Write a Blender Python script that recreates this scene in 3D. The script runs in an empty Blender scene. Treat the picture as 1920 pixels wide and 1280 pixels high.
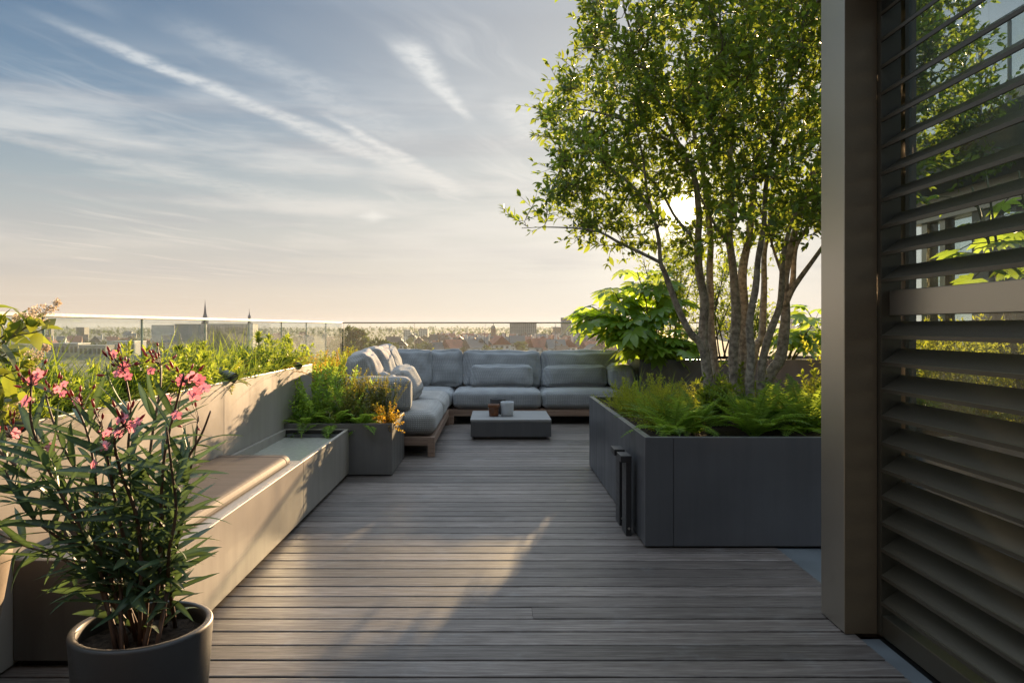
import bpy, math, random
import numpy as np
from mathutils import Vector, noise

sc = bpy.context.scene
COL = sc.collection
F, CX, CY, H = 1400.0, 927.0, 612.0, 1.4      # lens in photo pixels, principal point, eye height above the deck
R = math.radians

# ------------------------------------------------------------------ camera
cam = bpy.data.cameras.new('camera')
camo = bpy.data.objects.new('camera', cam); COL.objects.link(camo); sc.camera = camo
camo.location = (0, 0, H); camo.rotation_euler = (R(90), 0, 0)
cam.sensor_width = 36; cam.lens = F / 1920 * 36
cam.shift_x = (960 - CX) / 1920; cam.shift_y = (CY - 640) / 1920
cam.clip_start = .05; cam.clip_end = 40000

# ------------------------------------------------------------------ light
SUN_AZ, SUN_EL = math.atan2(1283 - CX, F), math.atan2(CY - 392, math.hypot(F, 1283 - CX))
SUN = Vector((math.sin(SUN_AZ) * math.cos(SUN_EL), math.cos(SUN_AZ) * math.cos(SUN_EL), math.sin(SUN_EL)))
sl = bpy.data.lights.new('sun', 'SUN'); so = bpy.data.objects.new('sun', sl); COL.objects.link(so)
sl.energy = 5.0; sl.angle = R(.5); sl.color = (1, .67, .37)
so.rotation_euler = (-SUN).to_track_quat('-Z', 'Y').to_euler(); so.location = (3, 11, 6)
EXPOSURE = 1.5
sc.view_settings.view_transform = 'Standard'; sc.view_settings.look = 'None'
sc.view_settings.gamma = 1; sc.view_settings.use_curve_mapping = False
sc.view_settings.exposure = EXPOSURE
try:
    sc.cycles.use_denoising = True
    sc.cycles.denoiser = 'OPENIMAGEDENOISE'
    sc.cycles.max_bounces = 8; sc.cycles.diffuse_bounces = 4; sc.cycles.glossy_bounces = 3
    sc.cycles.transmission_bounces = 4; sc.cycles.transparent_max_bounces = 12; sc.cycles.volume_bounces = 0
    sc.cycles.caustics_reflective = False; sc.cycles.caustics_refractive = False
    sc.cycles.sample_clamp_indirect = 6
except Exception:
    pass

def s2l(r, g, b):
    f = lambda c: c / 12.92 if c <= .04045 else ((c + .055) / 1.055) ** 2.4
    return (f(r / 255), f(g / 255), f(b / 255), 1)

class NT:
    """small node-tree helper"""
    def __init__(s, tree): s.t = tree; s.n = tree.nodes; s.l = tree.links
    def new(s, kind, **kw):
        n = s.n.new(kind)
        for k, v in kw.items(): setattr(n, k, v)
        return n
    def put(s, sock, v):
        if isinstance(v, bpy.types.NodeSocket): s.l.new(v, sock)
        else: sock.default_value = v
    def math(s, op, a, b=0.0, c=0.0, clamp=False):
        n = s.new('ShaderNodeMath', operation=op, use_clamp=clamp)
        for i, v in enumerate((a, b, c)): s.put(n.inputs[i], v)
        return n.outputs[0]
    def vmath(s, op, a, b=(0, 0, 0)):
        n = s.new('ShaderNodeVectorMath', operation=op)
        s.put(n.inputs[0], a); s.put(n.inputs[1], b)
        return n.outputs[1] if op in ('DOT_PRODUCT', 'LENGTH', 'DISTANCE') else n.outputs[0]
    def comb(s, x, y, z=0.0):
        n = s.new('ShaderNodeCombineXYZ')
        for i, v in enumerate((x, y, z)): s.put(n.inputs[i], v)
        return n.outputs[0]
    def sep(s, v):
        n = s.new('ShaderNodeSeparateXYZ'); s.put(n.inputs[0], v); return n.outputs
    def mix(s, f, a, b, mode='MIX'):
        n = s.new('ShaderNodeMix', data_type='RGBA', blend_type=mode)
        s.put(n.inputs[0], f); s.put(n.inputs[6], a); s.put(n.inputs[7], b); return n.outputs[2]
    def ramp(s, f, stops, interp='LINEAR'):
        n = s.new('ShaderNodeValToRGB'); e = n.color_ramp; e.interpolation = interp
        while len(e.elements) < len(stops): e.elements.new(.5)
        for el, (p, c) in zip(e.elements, stops):
            el.position = p; el.color = c if len(c) == 4 else (*c, 1)
        s.put(n.inputs[0], f); return n.outputs[0]
    def noise(s, vec, scale, detail=4.0, rough=.5, dist=0.0):
        n = s.new('ShaderNodeTexNoise')
        s.put(n.inputs['Vector'], vec); n.inputs['Scale'].default_value = scale
        n.inputs['Detail'].default_value = detail; n.inputs['Roughness'].default_value = rough
        n.inputs['Distortion'].default_value = dist; return n.outputs[0]
    def smooth(s, v, lo, hi, a=0.0, b=1.0):
        n = s.new('ShaderNodeMapRange', interpolation_type='SMOOTHSTEP')
        for i, x in enumerate((v, lo, hi, a, b)): s.put(n.inputs[i], x)
        return n.outputs[0]

# ------------------------------------------------------------------ sky
def make_world():
    w = bpy.data.worlds.new('World'); sc.world = w; w.use_nodes = True
    N = NT(w.node_tree); N.n.clear()
    out = N.new('ShaderNodeOutputWorld'); bg = N.new('ShaderNodeBackground')
    N.l.new(bg.outputs[0], out.inputs[0])
    tc = N.new('ShaderNodeTexCoord').outputs['Generated']
    d = N.vmath('NORMALIZE', tc)
    x, y, z = N.sep(d)
    sky = N.new('ShaderNodeTexSky', sky_type='NISHITA', sun_disc=False)
    sky.sun_elevation = SUN_EL; sky.sun_rotation = SUN_AZ
    sky.air_density = 1; sky.dust_density = 1; sky.ozone_density = 1
    # tone-compress the physical sky, c / (c + k)
    c = N.vmath('SCALE', sky.outputs[0]); c.node.inputs[3].default_value = .1
    comp = N.vmath('DIVIDE', c, N.vmath('ADD', N.vmath('SCALE', c), (.95, .95, .95)))
    for l in comp.node.inputs[1].links: l.from_node.inputs[0].links[0].from_node.inputs[3].default_value = .8
    zc = N.math('MAXIMUM', z, 0.0)
    # haze-lightened gradient of the evening sky, brightened overhead as added fill light
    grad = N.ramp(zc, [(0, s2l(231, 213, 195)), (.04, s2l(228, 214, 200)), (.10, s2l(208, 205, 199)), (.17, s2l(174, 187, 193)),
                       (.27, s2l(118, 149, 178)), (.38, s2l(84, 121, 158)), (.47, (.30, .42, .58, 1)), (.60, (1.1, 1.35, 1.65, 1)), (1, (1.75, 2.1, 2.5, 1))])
    sd = N.math('MAXIMUM', N.vmath('DOT_PRODUCT', d, tuple(SUN)), 0.0)
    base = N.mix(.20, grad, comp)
    side = N.math('POWER', sd, 9.0)
    base = N.mix(N.math('MULTIPLY', side, .62), base, s2l(250, 244, 232))
    # the side of the sky away from the sun is duller
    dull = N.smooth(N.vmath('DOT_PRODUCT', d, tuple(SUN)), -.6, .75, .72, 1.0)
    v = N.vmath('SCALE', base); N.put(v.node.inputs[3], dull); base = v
    # cirrus layer: directions projected on a plane
    zz = N.math('ADD', zc, .02)
    u_, v_ = N.math('DIVIDE', x, zz), N.math('DIVIDE', y, zz)
    uv = N.comb(u_, v_)
    warp = N.noise(uv, .9, 3.0)
    # rotate so that streaks run along (1.14, 2.68)
    ca, sa = 2.68 / 2.912, 1.14 / 2.912
    across = N.math('SUBTRACT', N.math('MULTIPLY', u_, ca), N.math('MULTIPLY', v_, sa))
    along = N.math('ADD', N.math('MULTIPLY', u_, sa), N.math('MULTIPLY', v_, ca))
    wa = N.math('ADD', across, N.math('MULTIPLY', N.math('SUBTRACT', warp, .5), .5))
    fib = N.noise(N.comb(N.math('MULTIPLY', wa, 3.2), N.math('MULTIPLY', along, .42)), 1.0, 8.0, .6)
    fine = N.noise(N.comb(N.math('MULTIPLY', wa, 14.0), N.math('MULTIPLY', along, 3.0)), 1.0, 6.0, .62)
    big = N.noise(uv, .35, 4.0, .55)
    veil = N.math('MULTIPLY', N.smooth(fib, .47, .72), N.smooth(big, .40, .64))
    veil = N.math('MULTIPLY', veil, .95)
    # broad cloud sheets low over the horizon
    low = N.noise(N.comb(N.math('MULTIPLY', x, 2.2), N.math('MULTIPLY', z, 15.0), N.math('MULTIPLY', y, 1.0)), 1.6, 6.0, .55)
    lowm = N.math('MULTIPLY', N.smooth(low, .42, .68), N.math('MULTIPLY', N.smooth(z, .02, .12), N.smooth(z, .36, .2)))
    # single streaks: distance to a line in the layer, ragged by noise
    def streak(u0, v0, u1, v1, w0, w1, power, rag, seed):
        L = math.hypot(u1 - u0, v1 - v0); ex, ey = (u1 - u0) / L, (v1 - v0) / L
        du, dv = N.math('SUBTRACT', u_, u0), N.math('SUBTRACT', v_, v0)
        t = N.math('DIVIDE', N.math('ADD', N.math('MULTIPLY', du, ex), N.math('MULTIPLY', dv, ey)), L)
        s_ = N.math('SUBTRACT', N.math('MULTIPLY', du, ey), N.math('MULTIPLY', dv, ex))
        n1 = N.noise(N.vmath('ADD', uv, (seed, seed * 1.7, 0)), 2.2, 5.0, .6)
        n2 = N.noise(N.vmath('ADD', uv, (seed * 3, seed, 0)), 13.0, 5.0, .65)
        s_ = N.math('ADD', s_, N.math('MULTIPLY', N.math('SUBTRACT', n1, .5), rag))
        wid = N.math('ADD', w0, N.math('MULTIPLY', t, w1 - w0))
        prof = N.smooth(N.math('DIVIDE', N.math('ABSOLUTE', s_), N.math('MAXIMUM', wid, .004)), 1.0, .1)
        ends = N.math('MULTIPLY', N.smooth(t, -.03, .16), N.smooth(t, 1.03, .75))
        tex = N.smooth(n2, .30, .62, .45, 1.0)
        return N.math('MULTIPLY', N.math('MULTIPLY', prof, ends), N.math('MULTIPLY', tex, power))
    st = [streak(-1.40, 2.22, -.30, 4.9, .055, .20, .78, .14, 1.3),
          streak(-.32, 2.42, -.098, 3.42, .105, .03, .95, .07, 4.1),
          streak(-.75, 3.25, -.15, 5.3, .04, .17, .9, .13, 7.7),
          streak(-1.02, 2.25, -.35, 3.9, .12, .22, .34, .30, 9.2),
          streak(.06, 3.0, .22, 3.9, .10, .22, .6, .30, 2.6),
          streak(-2.5, 3.3, -.9, 6.2, .10, .55, .40, .25, 5.6)]
    bank = N.noise(N.comb(N.math('MULTIPLY', x, 1.5), N.math('MULTIPLY', z, 26.0), N.math('ADD', y, 4.0)), 1.4, 6.0, .6)
    bank = N.math('MULTIPLY', N.smooth(bank, .44, .66), N.math('MULTIPLY', N.smooth(z, .03, .09), N.smooth(z, .34, .22)))
    base = N.mix(N.math('MULTIPLY', bank, .36), base, s2l(186, 184, 186))
    m = N.math('MAXIMUM', veil, N.math('MULTIPLY', lowm, .75))
    for q in st: m = N.math('ADD', m, N.math('MULTIPLY', q, N.math('SUBTRACT', 1.0, m)))
    m = N.math('MULTIPLY', m, N.smooth(fine, .1, .6, .78, 1.0))
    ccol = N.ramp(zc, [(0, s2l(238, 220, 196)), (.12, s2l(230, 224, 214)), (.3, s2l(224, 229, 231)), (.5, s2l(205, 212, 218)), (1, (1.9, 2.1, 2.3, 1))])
    ccol = N.mix(N.math('MULTIPLY', side, .6), ccol, s2l(252, 246, 236))
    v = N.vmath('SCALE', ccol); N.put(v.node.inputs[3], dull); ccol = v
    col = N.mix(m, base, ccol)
    # parhelion left of the sun, on the same height
    pd = Vector(((700 - CX) / F, 1, (CY - 406) / F)).normalized()
    ph = N.smooth(N.math('ADD', N.math('MULTIPLY', N.math('ABSOLUTE', N.math('SUBTRACT', z, pd.z)), 3.0),
                         N.math('ABSOLUTE', N.math('SUBTRACT', x, pd.x))), .034, 0.0)
    col = N.mix(N.math('MULTIPLY', ph, .6), col, s2l(255, 250, 240))
    # aureole round the sun and its disc behind the leaves
    aur = N.vmath('SCALE', (1.0, .86, .62))
    a1 = N.math('ADD', N.math('MULTIPLY', N.math('POWER', sd, 160.0), .32), N.math('ADD', N.math('MULTIPLY', N.math('POWER', sd, 5200.0), 6.0), N.math('MULTIPLY', N.math('POWER', sd, 900.0), .8)))
    a1 = N.math('ADD', a1, N.math('MULTIPLY', N.math('GREATER_THAN', sd, math.cos(R(.42))), 60.0))
    N.put(aur.node.inputs[3], a1)
    col = N.vmath('ADD', col, aur)
    w.cycles.sampling_method = 'MANUAL'; w.cycles.sample_map_resolution = 512
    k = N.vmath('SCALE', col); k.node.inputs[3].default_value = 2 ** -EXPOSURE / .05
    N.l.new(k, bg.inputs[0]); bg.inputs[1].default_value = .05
make_world()

# ------------------------------------------------------------------ building blocks
def P(px, py, Y): return Vector(((px - CX) / F * Y, Y, H - (py - CY) / F * Y))

def wloc(o):
    v = Vector((0, 0, 0))
    while o: v += o.location; o = o.parent
    return v

def tag(o, label=None, cat=None, group=None, kind=None):
    if label: o['label'] = label
    if cat: o['category'] = cat
    if group: o['group'] = group
    if kind: o['kind'] = kind
    return o

def thing(name, label, cat, loc=(0, 0, 0), group=None):
    o = bpy.data.objects.new(name, None); COL.objects.link(o); o.location = loc
    o.empty_display_size = .1
    return tag(o, label, cat, group)

def copy_tree(o, parent=None):
    c = o.copy(); COL.objects.link(c)
    if parent: c.parent = parent
    for ch in list(o.children): copy_tree(ch, c)
    return c

class MB:
    """collects faces and links them as one mesh object"""
    def __init__(s): s.v = []; s.f = []; s.m = []; s.r = []; s.nv = 0
    def add(s, v, f, mi=0, rnd=None):
        v = np.asarray(v, float).reshape(-1, 3); o = s.nv
        s.v.append(v); s.nv += len(v)
        s.f.extend([tuple(i + o for i in q) for q in f]); s.m.extend([mi] * len(f))
        if rnd is None: rnd = random.random()
        s.r.append(np.full(len(v), rnd) if np.isscalar(rnd) else np.asarray(rnd))
        return s
    def box(s, x0, x1, y0, y1, z0, z1, mi=0, rnd=None):
        v = [(x0, y0, z0), (x1, y0, z0), (x1, y1, z0), (x0, y1, z0), (x0, y0, z1), (x1, y0, z1), (x1, y1, z1), (x0, y1, z1)]
        return s.add(v, [(0, 3, 2, 1), (4, 5, 6, 7), (0, 1, 5, 4), (1, 2, 6, 5), (2, 3, 7, 6), (3, 0, 4, 7)], mi, rnd)
    def prism(s, poly, a, b, axis, mi=0, rnd=None):
        """poly of 2-D points extruded along an axis from a to b"""
        def pt(p, t):
            return {'x': (t, p[0], p[1]), 'y': (p[0], t, p[1]), 'z': (p[0], p[1], t)}[axis]
        n = len(poly); v = [pt(p, a) for p in poly] + [pt(p, b) for p in poly]
        f = [tuple(range(n))[::-1], tuple(range(n, 2 * n))] + [(i, (i + 1) % n, n + (i + 1) % n, n + i) for i in range(n)]
        return s.add(v, f, mi, rnd)
    def tube(s, pts, rad, n=8, cap=True, mi=0, rnd=None):
        pts = [Vector(p) for p in pts]; k = len(pts)
        if np.isscalar(rad): rad = [rad] * k
        v = []; a = None
        for i, p in enumerate(pts):
            t = (pts[min(i + 1, k - 1)] - pts[max(i - 1, 0)]).normalized()
            if a is None:
                a = t.cross(Vector((0, 0, 1)))
                if a.length < .1: a = t.cross(Vector((0, 1, 0)))
            a = (a - t * a.dot(t)).normalized(); b = t.cross(a)
            for j in range(n):
                w = 2 * math.pi * j / n; v.append(p + (a * math.cos(w) + b * math.sin(w)) * rad[i])
        f = [(i * n + j, i * n + (j + 1) % n, (i + 1) * n + (j + 1) % n, (i + 1) * n + j) for i in range(k - 1) for j in range(n)]
        if cap: f += [tuple(range(n))[::-1], tuple(range((k - 1) * n, k * n))]
        return s.add(v, f, mi, rnd)
    def lathe(s, prof, c=(0, 0, 0), n=48, mi=0, rnd=None):
        v = []; k = len(prof)
        for r, z in prof:
            for j in range(n):
                w = 2 * math.pi * j / n; v.append((c[0] + r * math.cos(w), c[1] + r * math.sin(w), c[2] + z))
        f = [(i * n + j, i * n + (j + 1) % n, (i + 1) * n + (j + 1) % n, (i + 1) * n + j) for i in range(k - 1) for j in range(n)]
        return s.add(v, f, mi, rnd)
    def leaves(s, base, D, U, L, W, tmpl, mi=0, rnd=None):
        """many leaves at once: template points are (across, along, lift)"""
        tv, tf = tmpl; tv = np.asarray(tv, float)
        base, D, U = (np.asarray(a, float).reshape(-1, 3) for a in (base, D, U)); N = len(base)
        if N == 0: return s
        L = np.broadcast_to(np.asarray(L, float), (N,)); W = np.broadcast_to(np.asarray(W, float), (N,))
        D = D / (np.linalg.norm(D, axis=1, keepdims=True) + 1e-9)
        S = np.cross(D, U); S /= (np.linalg.norm(S, axis=1, keepdims=True) + 1e-9); Nn = np.cross(S, D)
        V = (base[:, None] + S[:, None] * (tv[None, :, 0, None] * W[:, None, None]) + D[:, None] * (tv[None, :, 1, None] * L[:, None, None])
             + Nn[:, None] * (tv[None, :, 2, None] * L[:, None, None]))
        k = len(tv); o = s.nv
        s.v.append(V.reshape(-1, 3)); s.nv += N * k
        if rnd is None: rnd = np.random.rand(N)
        s.r.append(np.repeat(rnd, k))
        for i in range(N):
            b = o + i * k
            s.f.extend([tuple(q + b for q in t) for t in tf])
        s.m.extend([mi] * (N * len(tf)))
        return s
    def blade(s, base, D, L, W, bend, n=5, prof=None, fold=.15, mi=0, rnd=None, up=(0, 0, 1), rib=False):
        """one long leaf that arches over by bend radians"""
        base = Vector(base); d = Vector(D).normalized(); side = d.cross(Vector(up))
        if side.length < .05: side = Vector((random.uniform(-1, 1), random.uniform(-1, 1), 0))
        side.normalize(); p = base.copy(); v = []
        for i in range(n + 1):
            t = i / n; w = W * (prof(t) if prof else (1 - t) ** .7 * min(1, .45 + 3 * t)); nn = side.cross(d)
            v += [p - side * w / 2 + nn * w * fold, p.copy(), p + side * w / 2 + nn * w * fold]
            ang = -bend / n
            d = (d * math.cos(ang) + nn * math.sin(ang)).normalized(); p = p + d * (L / n)
        f = []
        for i in range(n):
            a, b = 3 * i, 3 * i + 3
            f += [(a, a + 1, b + 1, b), (a + 1, a + 2, b + 2, b + 1)]
        if rib: rnd = np.tile([rnd * .5, rnd * .35 + .65, rnd * .5], n + 1)      # paler midrib
        return s.add(v, f, mi, rnd)
    def build(s, name, mats, parent=None, origin=None, smooth=False, bevel=0, seg=2):
        V = np.concatenate(s.v) if s.v else np.zeros((0, 3))
        off = wloc(parent) if parent else Vector(origin or (0, 0, 0))
        me = bpy.data.meshes.new(name); me.from_pydata((V - np.array(off)).tolist(), [], s.f)
        at = me.attributes.new('rnd', 'FLOAT', 'POINT'); at.data.foreach_set('value', np.concatenate(s.r).astype(np.float32))
        for m in (mats if isinstance(mats, (list, tuple)) else [mats]): me.materials.append(m)
        me.polygons.foreach_set('material_index', s.m)
        if smooth: me.polygons.foreach_set('use_smooth', [True] * len(s.f))
        me.update()
        o = bpy.data.objects.new(name, me); COL.objects.link(o)
        if parent: o.parent = parent
        else: o.location = off
        if bevel:
            b = o.modifiers.new('bevel', 'BEVEL'); b.width = bevel; b.segments = seg; b.limit_method = 'ANGLE'; b.angle_limit = R(40)
        return o

def catmull(pts, per=5):
    pts = [Vector(p) for p in pts]
    if len(pts) < 3: return pts
    q = [pts[0] * 2 - pts[1]] + pts + [pts[-1] * 2 - pts[-2]]; out = []
    for i in range(1, len(q) - 2):
        for j in range(per):
            t = j / per; a, b, c, d = q[i - 1], q[i], q[i + 1], q[i + 2]
            out.append(.5 * ((2 * b) + (c - a) * t + (2 * a - 5 * b + 4 * c - d) * t * t + (3 * b - a - 3 * c + d) * t ** 3))
    return out + [pts[-1]]

LEAF = ([(0, 0, 0), (-.42, .3, .07), (0, .3, 0), (.42, .3, .07), (-.38, .62, .03), (0, .62, -.03), (.38, .62, .03), (0, 1, -.12)],
        [(0, 2, 1), (0, 3, 2), (1, 2, 5, 4), (2, 3, 6, 5), (4, 5, 7), (5, 6, 7)])
PINNA = ([(0, 0, 0), (-.5, .35, .05), (.5, .35, .05), (0, 1, -.1)], [(0, 2, 3, 1)])
NARROW = ([(0, 0, 0), (-.5, .28, .05), (0, .3, 0), (.5, .28, .05), (-.4, .65, .02), (0, .65, -.03), (.4, .65, .02), (0, 1, -.14)],
          [(0, 2, 1), (0, 3, 2), (1, 2, 5, 4), (2, 3, 6, 5), (4, 5, 7), (5, 6, 7)])

# ------------------------------------------------------------------ materials
def new_mat(name):
    m = bpy.data.materials.new(name); m.use_nodes = True
    N = NT(m.node_tree); b = N.n['Principled BSDF']; return m, N, b

def solid(name, c, rough=.5, metal=0.0, var=.12, scale=6.0, bump=0.0, bscale=60.0, spec=.5, detail=5.0):
    m, N, b = new_mat(name)
    co = N.new('ShaderNodeTexCoord').outputs['Object']
    n = N.noise(co, scale, detail, .6)
    f = N.smooth(n, .3, .7, 1 - var, 1 + var)
    v = N.vmath('SCALE', tuple(c[:3])); N.put(v.node.inputs[3], f)
    N.l.new(v, b.inputs['Base Color'])
    N.put(b.inputs['Roughness'], N.smooth(n, .3, .7, max(.05, rough - .06), min(1, rough + .06)))
    b.inputs['Metallic'].default_value = metal; b.inputs['Specular IOR Level'].default_value = spec
    if bump:
        bp = N.new('ShaderNodeBump'); bp.inputs['Strength'].default_value = bump; bp.inputs['Distance'].default_value = .004
        N.put(bp.inputs['Height'], N.noise(co, bscale, 6.0, .6)); N.l.new(bp.outputs[0], b.inputs['Normal'])
    return m

def weathered(name, c, rough, spec, amount):
    m, N, b = new_mat(name)
    co = N.new('ShaderNodeTexCoord').outputs['Object']; x, y, z = N.sep(co)
    grain = N.noise(co, 300.0, 3.0, .6); cloud = N.noise(co, 1.3, 6.0, .62)
    run = N.noise(N.comb(N.math('MULTIPLY', x, 9.0), N.math('MULTIPLY', y, 9.0), N.math('MULTIPLY', z, .7)), 1.0, 6.0, .65)
    spot = N.noise(co, 26.0, 5.0, .7)
    f = N.math('MULTIPLY', N.smooth(cloud, .3, .7, 1 - amount, 1 + amount), N.smooth(run, .35, .7, 1 + amount * .5, 1 - amount * .9))
    f = N.math('MULTIPLY', f, N.smooth(grain, .3, .7, .95, 1.05))
    f = N.math('MULTIPLY', f, N.smooth(spot, .62, .75, 1.0, 1 - amount * 1.2))
    v = N.vmath('SCALE', tuple(c)); N.put(v.node.inputs[3], f); N.l.new(v, b.inputs['Base Color'])
    N.put(b.inputs['Roughness'], N.smooth(N.math('ADD', N.math('MULTIPLY', cloud, .6), N.math('MULTIPLY', run, .4)), .3, .7, rough - .08, rough + .12))
    b.inputs['Specular IOR Level'].default_value = spec
    bp = N.new('ShaderNodeBump'); bp.inputs['Strength'].default_value = .06; bp.inputs['Distance'].default_value = .003
    N.put(bp.inputs['Height'], N.math('ADD', grain, N.math('MULTIPLY', cloud, 2.0))); N.l.new(bp.outputs[0], b.inputs['Normal']); return m

def leafmat(name, c1, c2, tr, fac=.42, rough=.42, spec=.4, odd=None, oddp=.06):
    """leaf: each leaf has its own tint between c1 and c2, light passes through in tint tr"""
    m, N, b = new_mat(name)
    r = N.new('ShaderNodeAttribute', attribute_name='rnd').outputs['Fac']
    stops = [(0, (*c1, 1)), (.85, (*c2, 1))]
    col = N.ramp(r, stops)
    if odd:
        h = N.math('FRACT', N.math('MULTIPLY', r, 37.13))
        isodd = N.math('LESS_THAN', h, oddp); col = N.mix(isodd, col, (*odd, 1))
    N.l.new(col, b.inputs['Base Color']); b.inputs['Roughness'].default_value = rough; b.inputs['Specular IOR Level'].default_value = spec
    t = N.new('ShaderNodeBsdfTranslucent')
    tcol = N.mix(.75, N.mix(1.0, col, (3.2, 3.2, 3.2, 1), 'MULTIPLY'), (*tr, 1))
    tv = N.vmath('SCALE', tcol); N.put(tv.node.inputs[3], N.math('ADD', .75, N.math('MULTIPLY', r, .5)))
    N.l.new(tv, t.inputs[0])
    mx = N.new('ShaderNodeMixShader'); mx.inputs[0].default_value = fac
    N.l.new(b.outputs[0], mx.inputs[1]); N.l.new(t.outputs[0], mx.inputs[2])
    N.l.new(mx.outputs[0], N.n['Material Output'].inputs[0]); return m

def deck_mat():
    m, N, b = new_mat('weathered_decking')
    co = N.new('ShaderNodeTexCoord').outputs['Object']; x, y, z = N.sep(co)
    r = N.new('ShaderNodeAttribute', attribute_name='rnd').outputs['Fac']
    off = N.math('MULTIPLY', r, 91.0)
    g = N.noise(N.comb(N.math('ADD', N.math('MULTIPLY', x, 1.6), off), N.math('MULTIPLY', y, 55.0), off), 1.0, 7.0, .62, .4)
    g2 = N.noise(N.comb(N.math('ADD', N.math('MULTIPLY', x, 7.0), off), N.math('MULTIPLY', y, 120.0), off), 1.0, 5.0, .65)
    bl = N.noise(co, 1.5, 5.0, .6)
    col = N.ramp(g, [(.25, (.104, .083, .071)), (.48, (.176, .148, .131)), (.75, (.272, .239, .217))])
    col = N.mix(N.smooth(g2, .38, .62, .62, 0), col, (.062, .047, .040, 1))
    v = N.vmath('SCALE', col); N.put(v.node.inputs[3], N.math('MULTIPLY', N.math('ADD', .58, N.math('MULTIPLY', r, .60)), N.smooth(bl, .3, .7, .84, 1.16)))
    col = N.mix(N.smooth(N.noise(co, 4.0, 5.0, .65), .55, .8, 0, .35), v, (.27, .27, .27, 1))
    N.l.new(col, b.inputs['Base Color']); b.inputs['Specular IOR Level'].default_value = .4
    N.put(b.inputs['Roughness'], N.smooth(g, .3, .7, .52, .38))
    bp = N.new('ShaderNodeBump'); bp.inputs['Strength'].default_value = .5; bp.inputs['Distance'].default_value = .003
    N.put(bp.inputs['Height'], N.math('ADD', g, N.math('MULTIPLY', g2, .6))); N.l.new(bp.outputs[0], b.inputs['Normal'])
    return m

def wood_mat(name, c1, c2, c3, axis=0, rough=.45, freq=26.0):
    m, N, b = new_mat(name)
    co = N.new('ShaderNodeTexCoord').outputs['Object']; p = N.sep(co)
    r = N.new('ShaderNodeAttribute', attribute_name='rnd').outputs['Fac']
    sc_ = [freq] * 3; sc_[axis] = 1.5
    q = N.comb(*[N.math('ADD', N.math('MULTIPLY', p[i], sc_[i]), N.math('MULTIPLY', r, 17.0)) for i in range(3)])
    g = N.noise(q, 1.0, 7.0, .62, .8)
    kn = N.noise(N.comb(*[N.math('MULTIPLY', p[i], 2.2 if i == axis else 7.0) for i in range(3)]), 1.0, 2.0)
    col = N.ramp(g, [(.28, (*c1, 1)), (.5, (*c2, 1)), (.74, (*c3, 1))])
    col = N.mix(N.smooth(kn, .68, .76, 0, .7), col, (c1[0] * .45, c1[1] * .42, c1[2] * .4, 1))
    N.l.new(col, b.inputs['Base Color']); b.inputs['Roughness'].default_value = rough; b.inputs['Specular IOR Level'].default_value = .2
    bp = N.new('ShaderNodeBump'); bp.inputs['Strength'].default_value = .25; bp.inputs['Distance'].default_value = .002
    N.put(bp.inputs['Height'], g); N.l.new(bp.outputs[0], b.inputs['Normal']); return m

def fabric_mat(name, c1, c2, ax='x'):
    m, N, b = new_mat(name)
    co = N.new('ShaderNodeTexCoord').outputs['Object']; x, y, z = N.sep(co)
    # chunky rib weave
    wv = lambda v, f: N.math('ADD', .5, N.math('MULTIPLY', N.math('SINE', N.math('MULTIPLY', v, f)), .5))
    wob = N.math('MULTIPLY', N.noise(co, 9.0, 3.0), .02)
    a = wv(N.math('ADD', N.math('ADD', x, y), wob), 250.0); c = wv(N.math('ADD', z, wob), 300.0)
    we = N.math('MULTIPLY', a, c)
    fl = N.noise(co, 160.0, 3.0, .7); big = N.noise(co, 5.0, 4.0)
    f = N.math('ADD', N.math('MULTIPLY', we, .40), N.math('MULTIPLY', fl, .68))
    col = N.mix(f, (*c1, 1), (*c2, 1))
    v = N.vmath('SCALE', col); N.put(v.node.inputs[3], N.smooth(big, .3, .7, .9, 1.08)); N.l.new(v, b.inputs['Base Color'])
    b.inputs['Roughness'].default_value = .9; b.inputs['Specular IOR Level'].default_value = .15
    b.inputs['Sheen Weight'].default_value = .25; b.inputs['Sheen Roughness'].default_value = .5
    bp = N.new('ShaderNodeBump'); bp.inputs['Strength'].default_value = .7; bp.inputs['Distance'].default_value = .004
    N.put(bp.inputs['Height'], N.math('ADD', we, N.math('MULTIPLY', fl, .5))); N.l.new(bp.outputs[0], b.inputs['Normal']); return m

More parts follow.
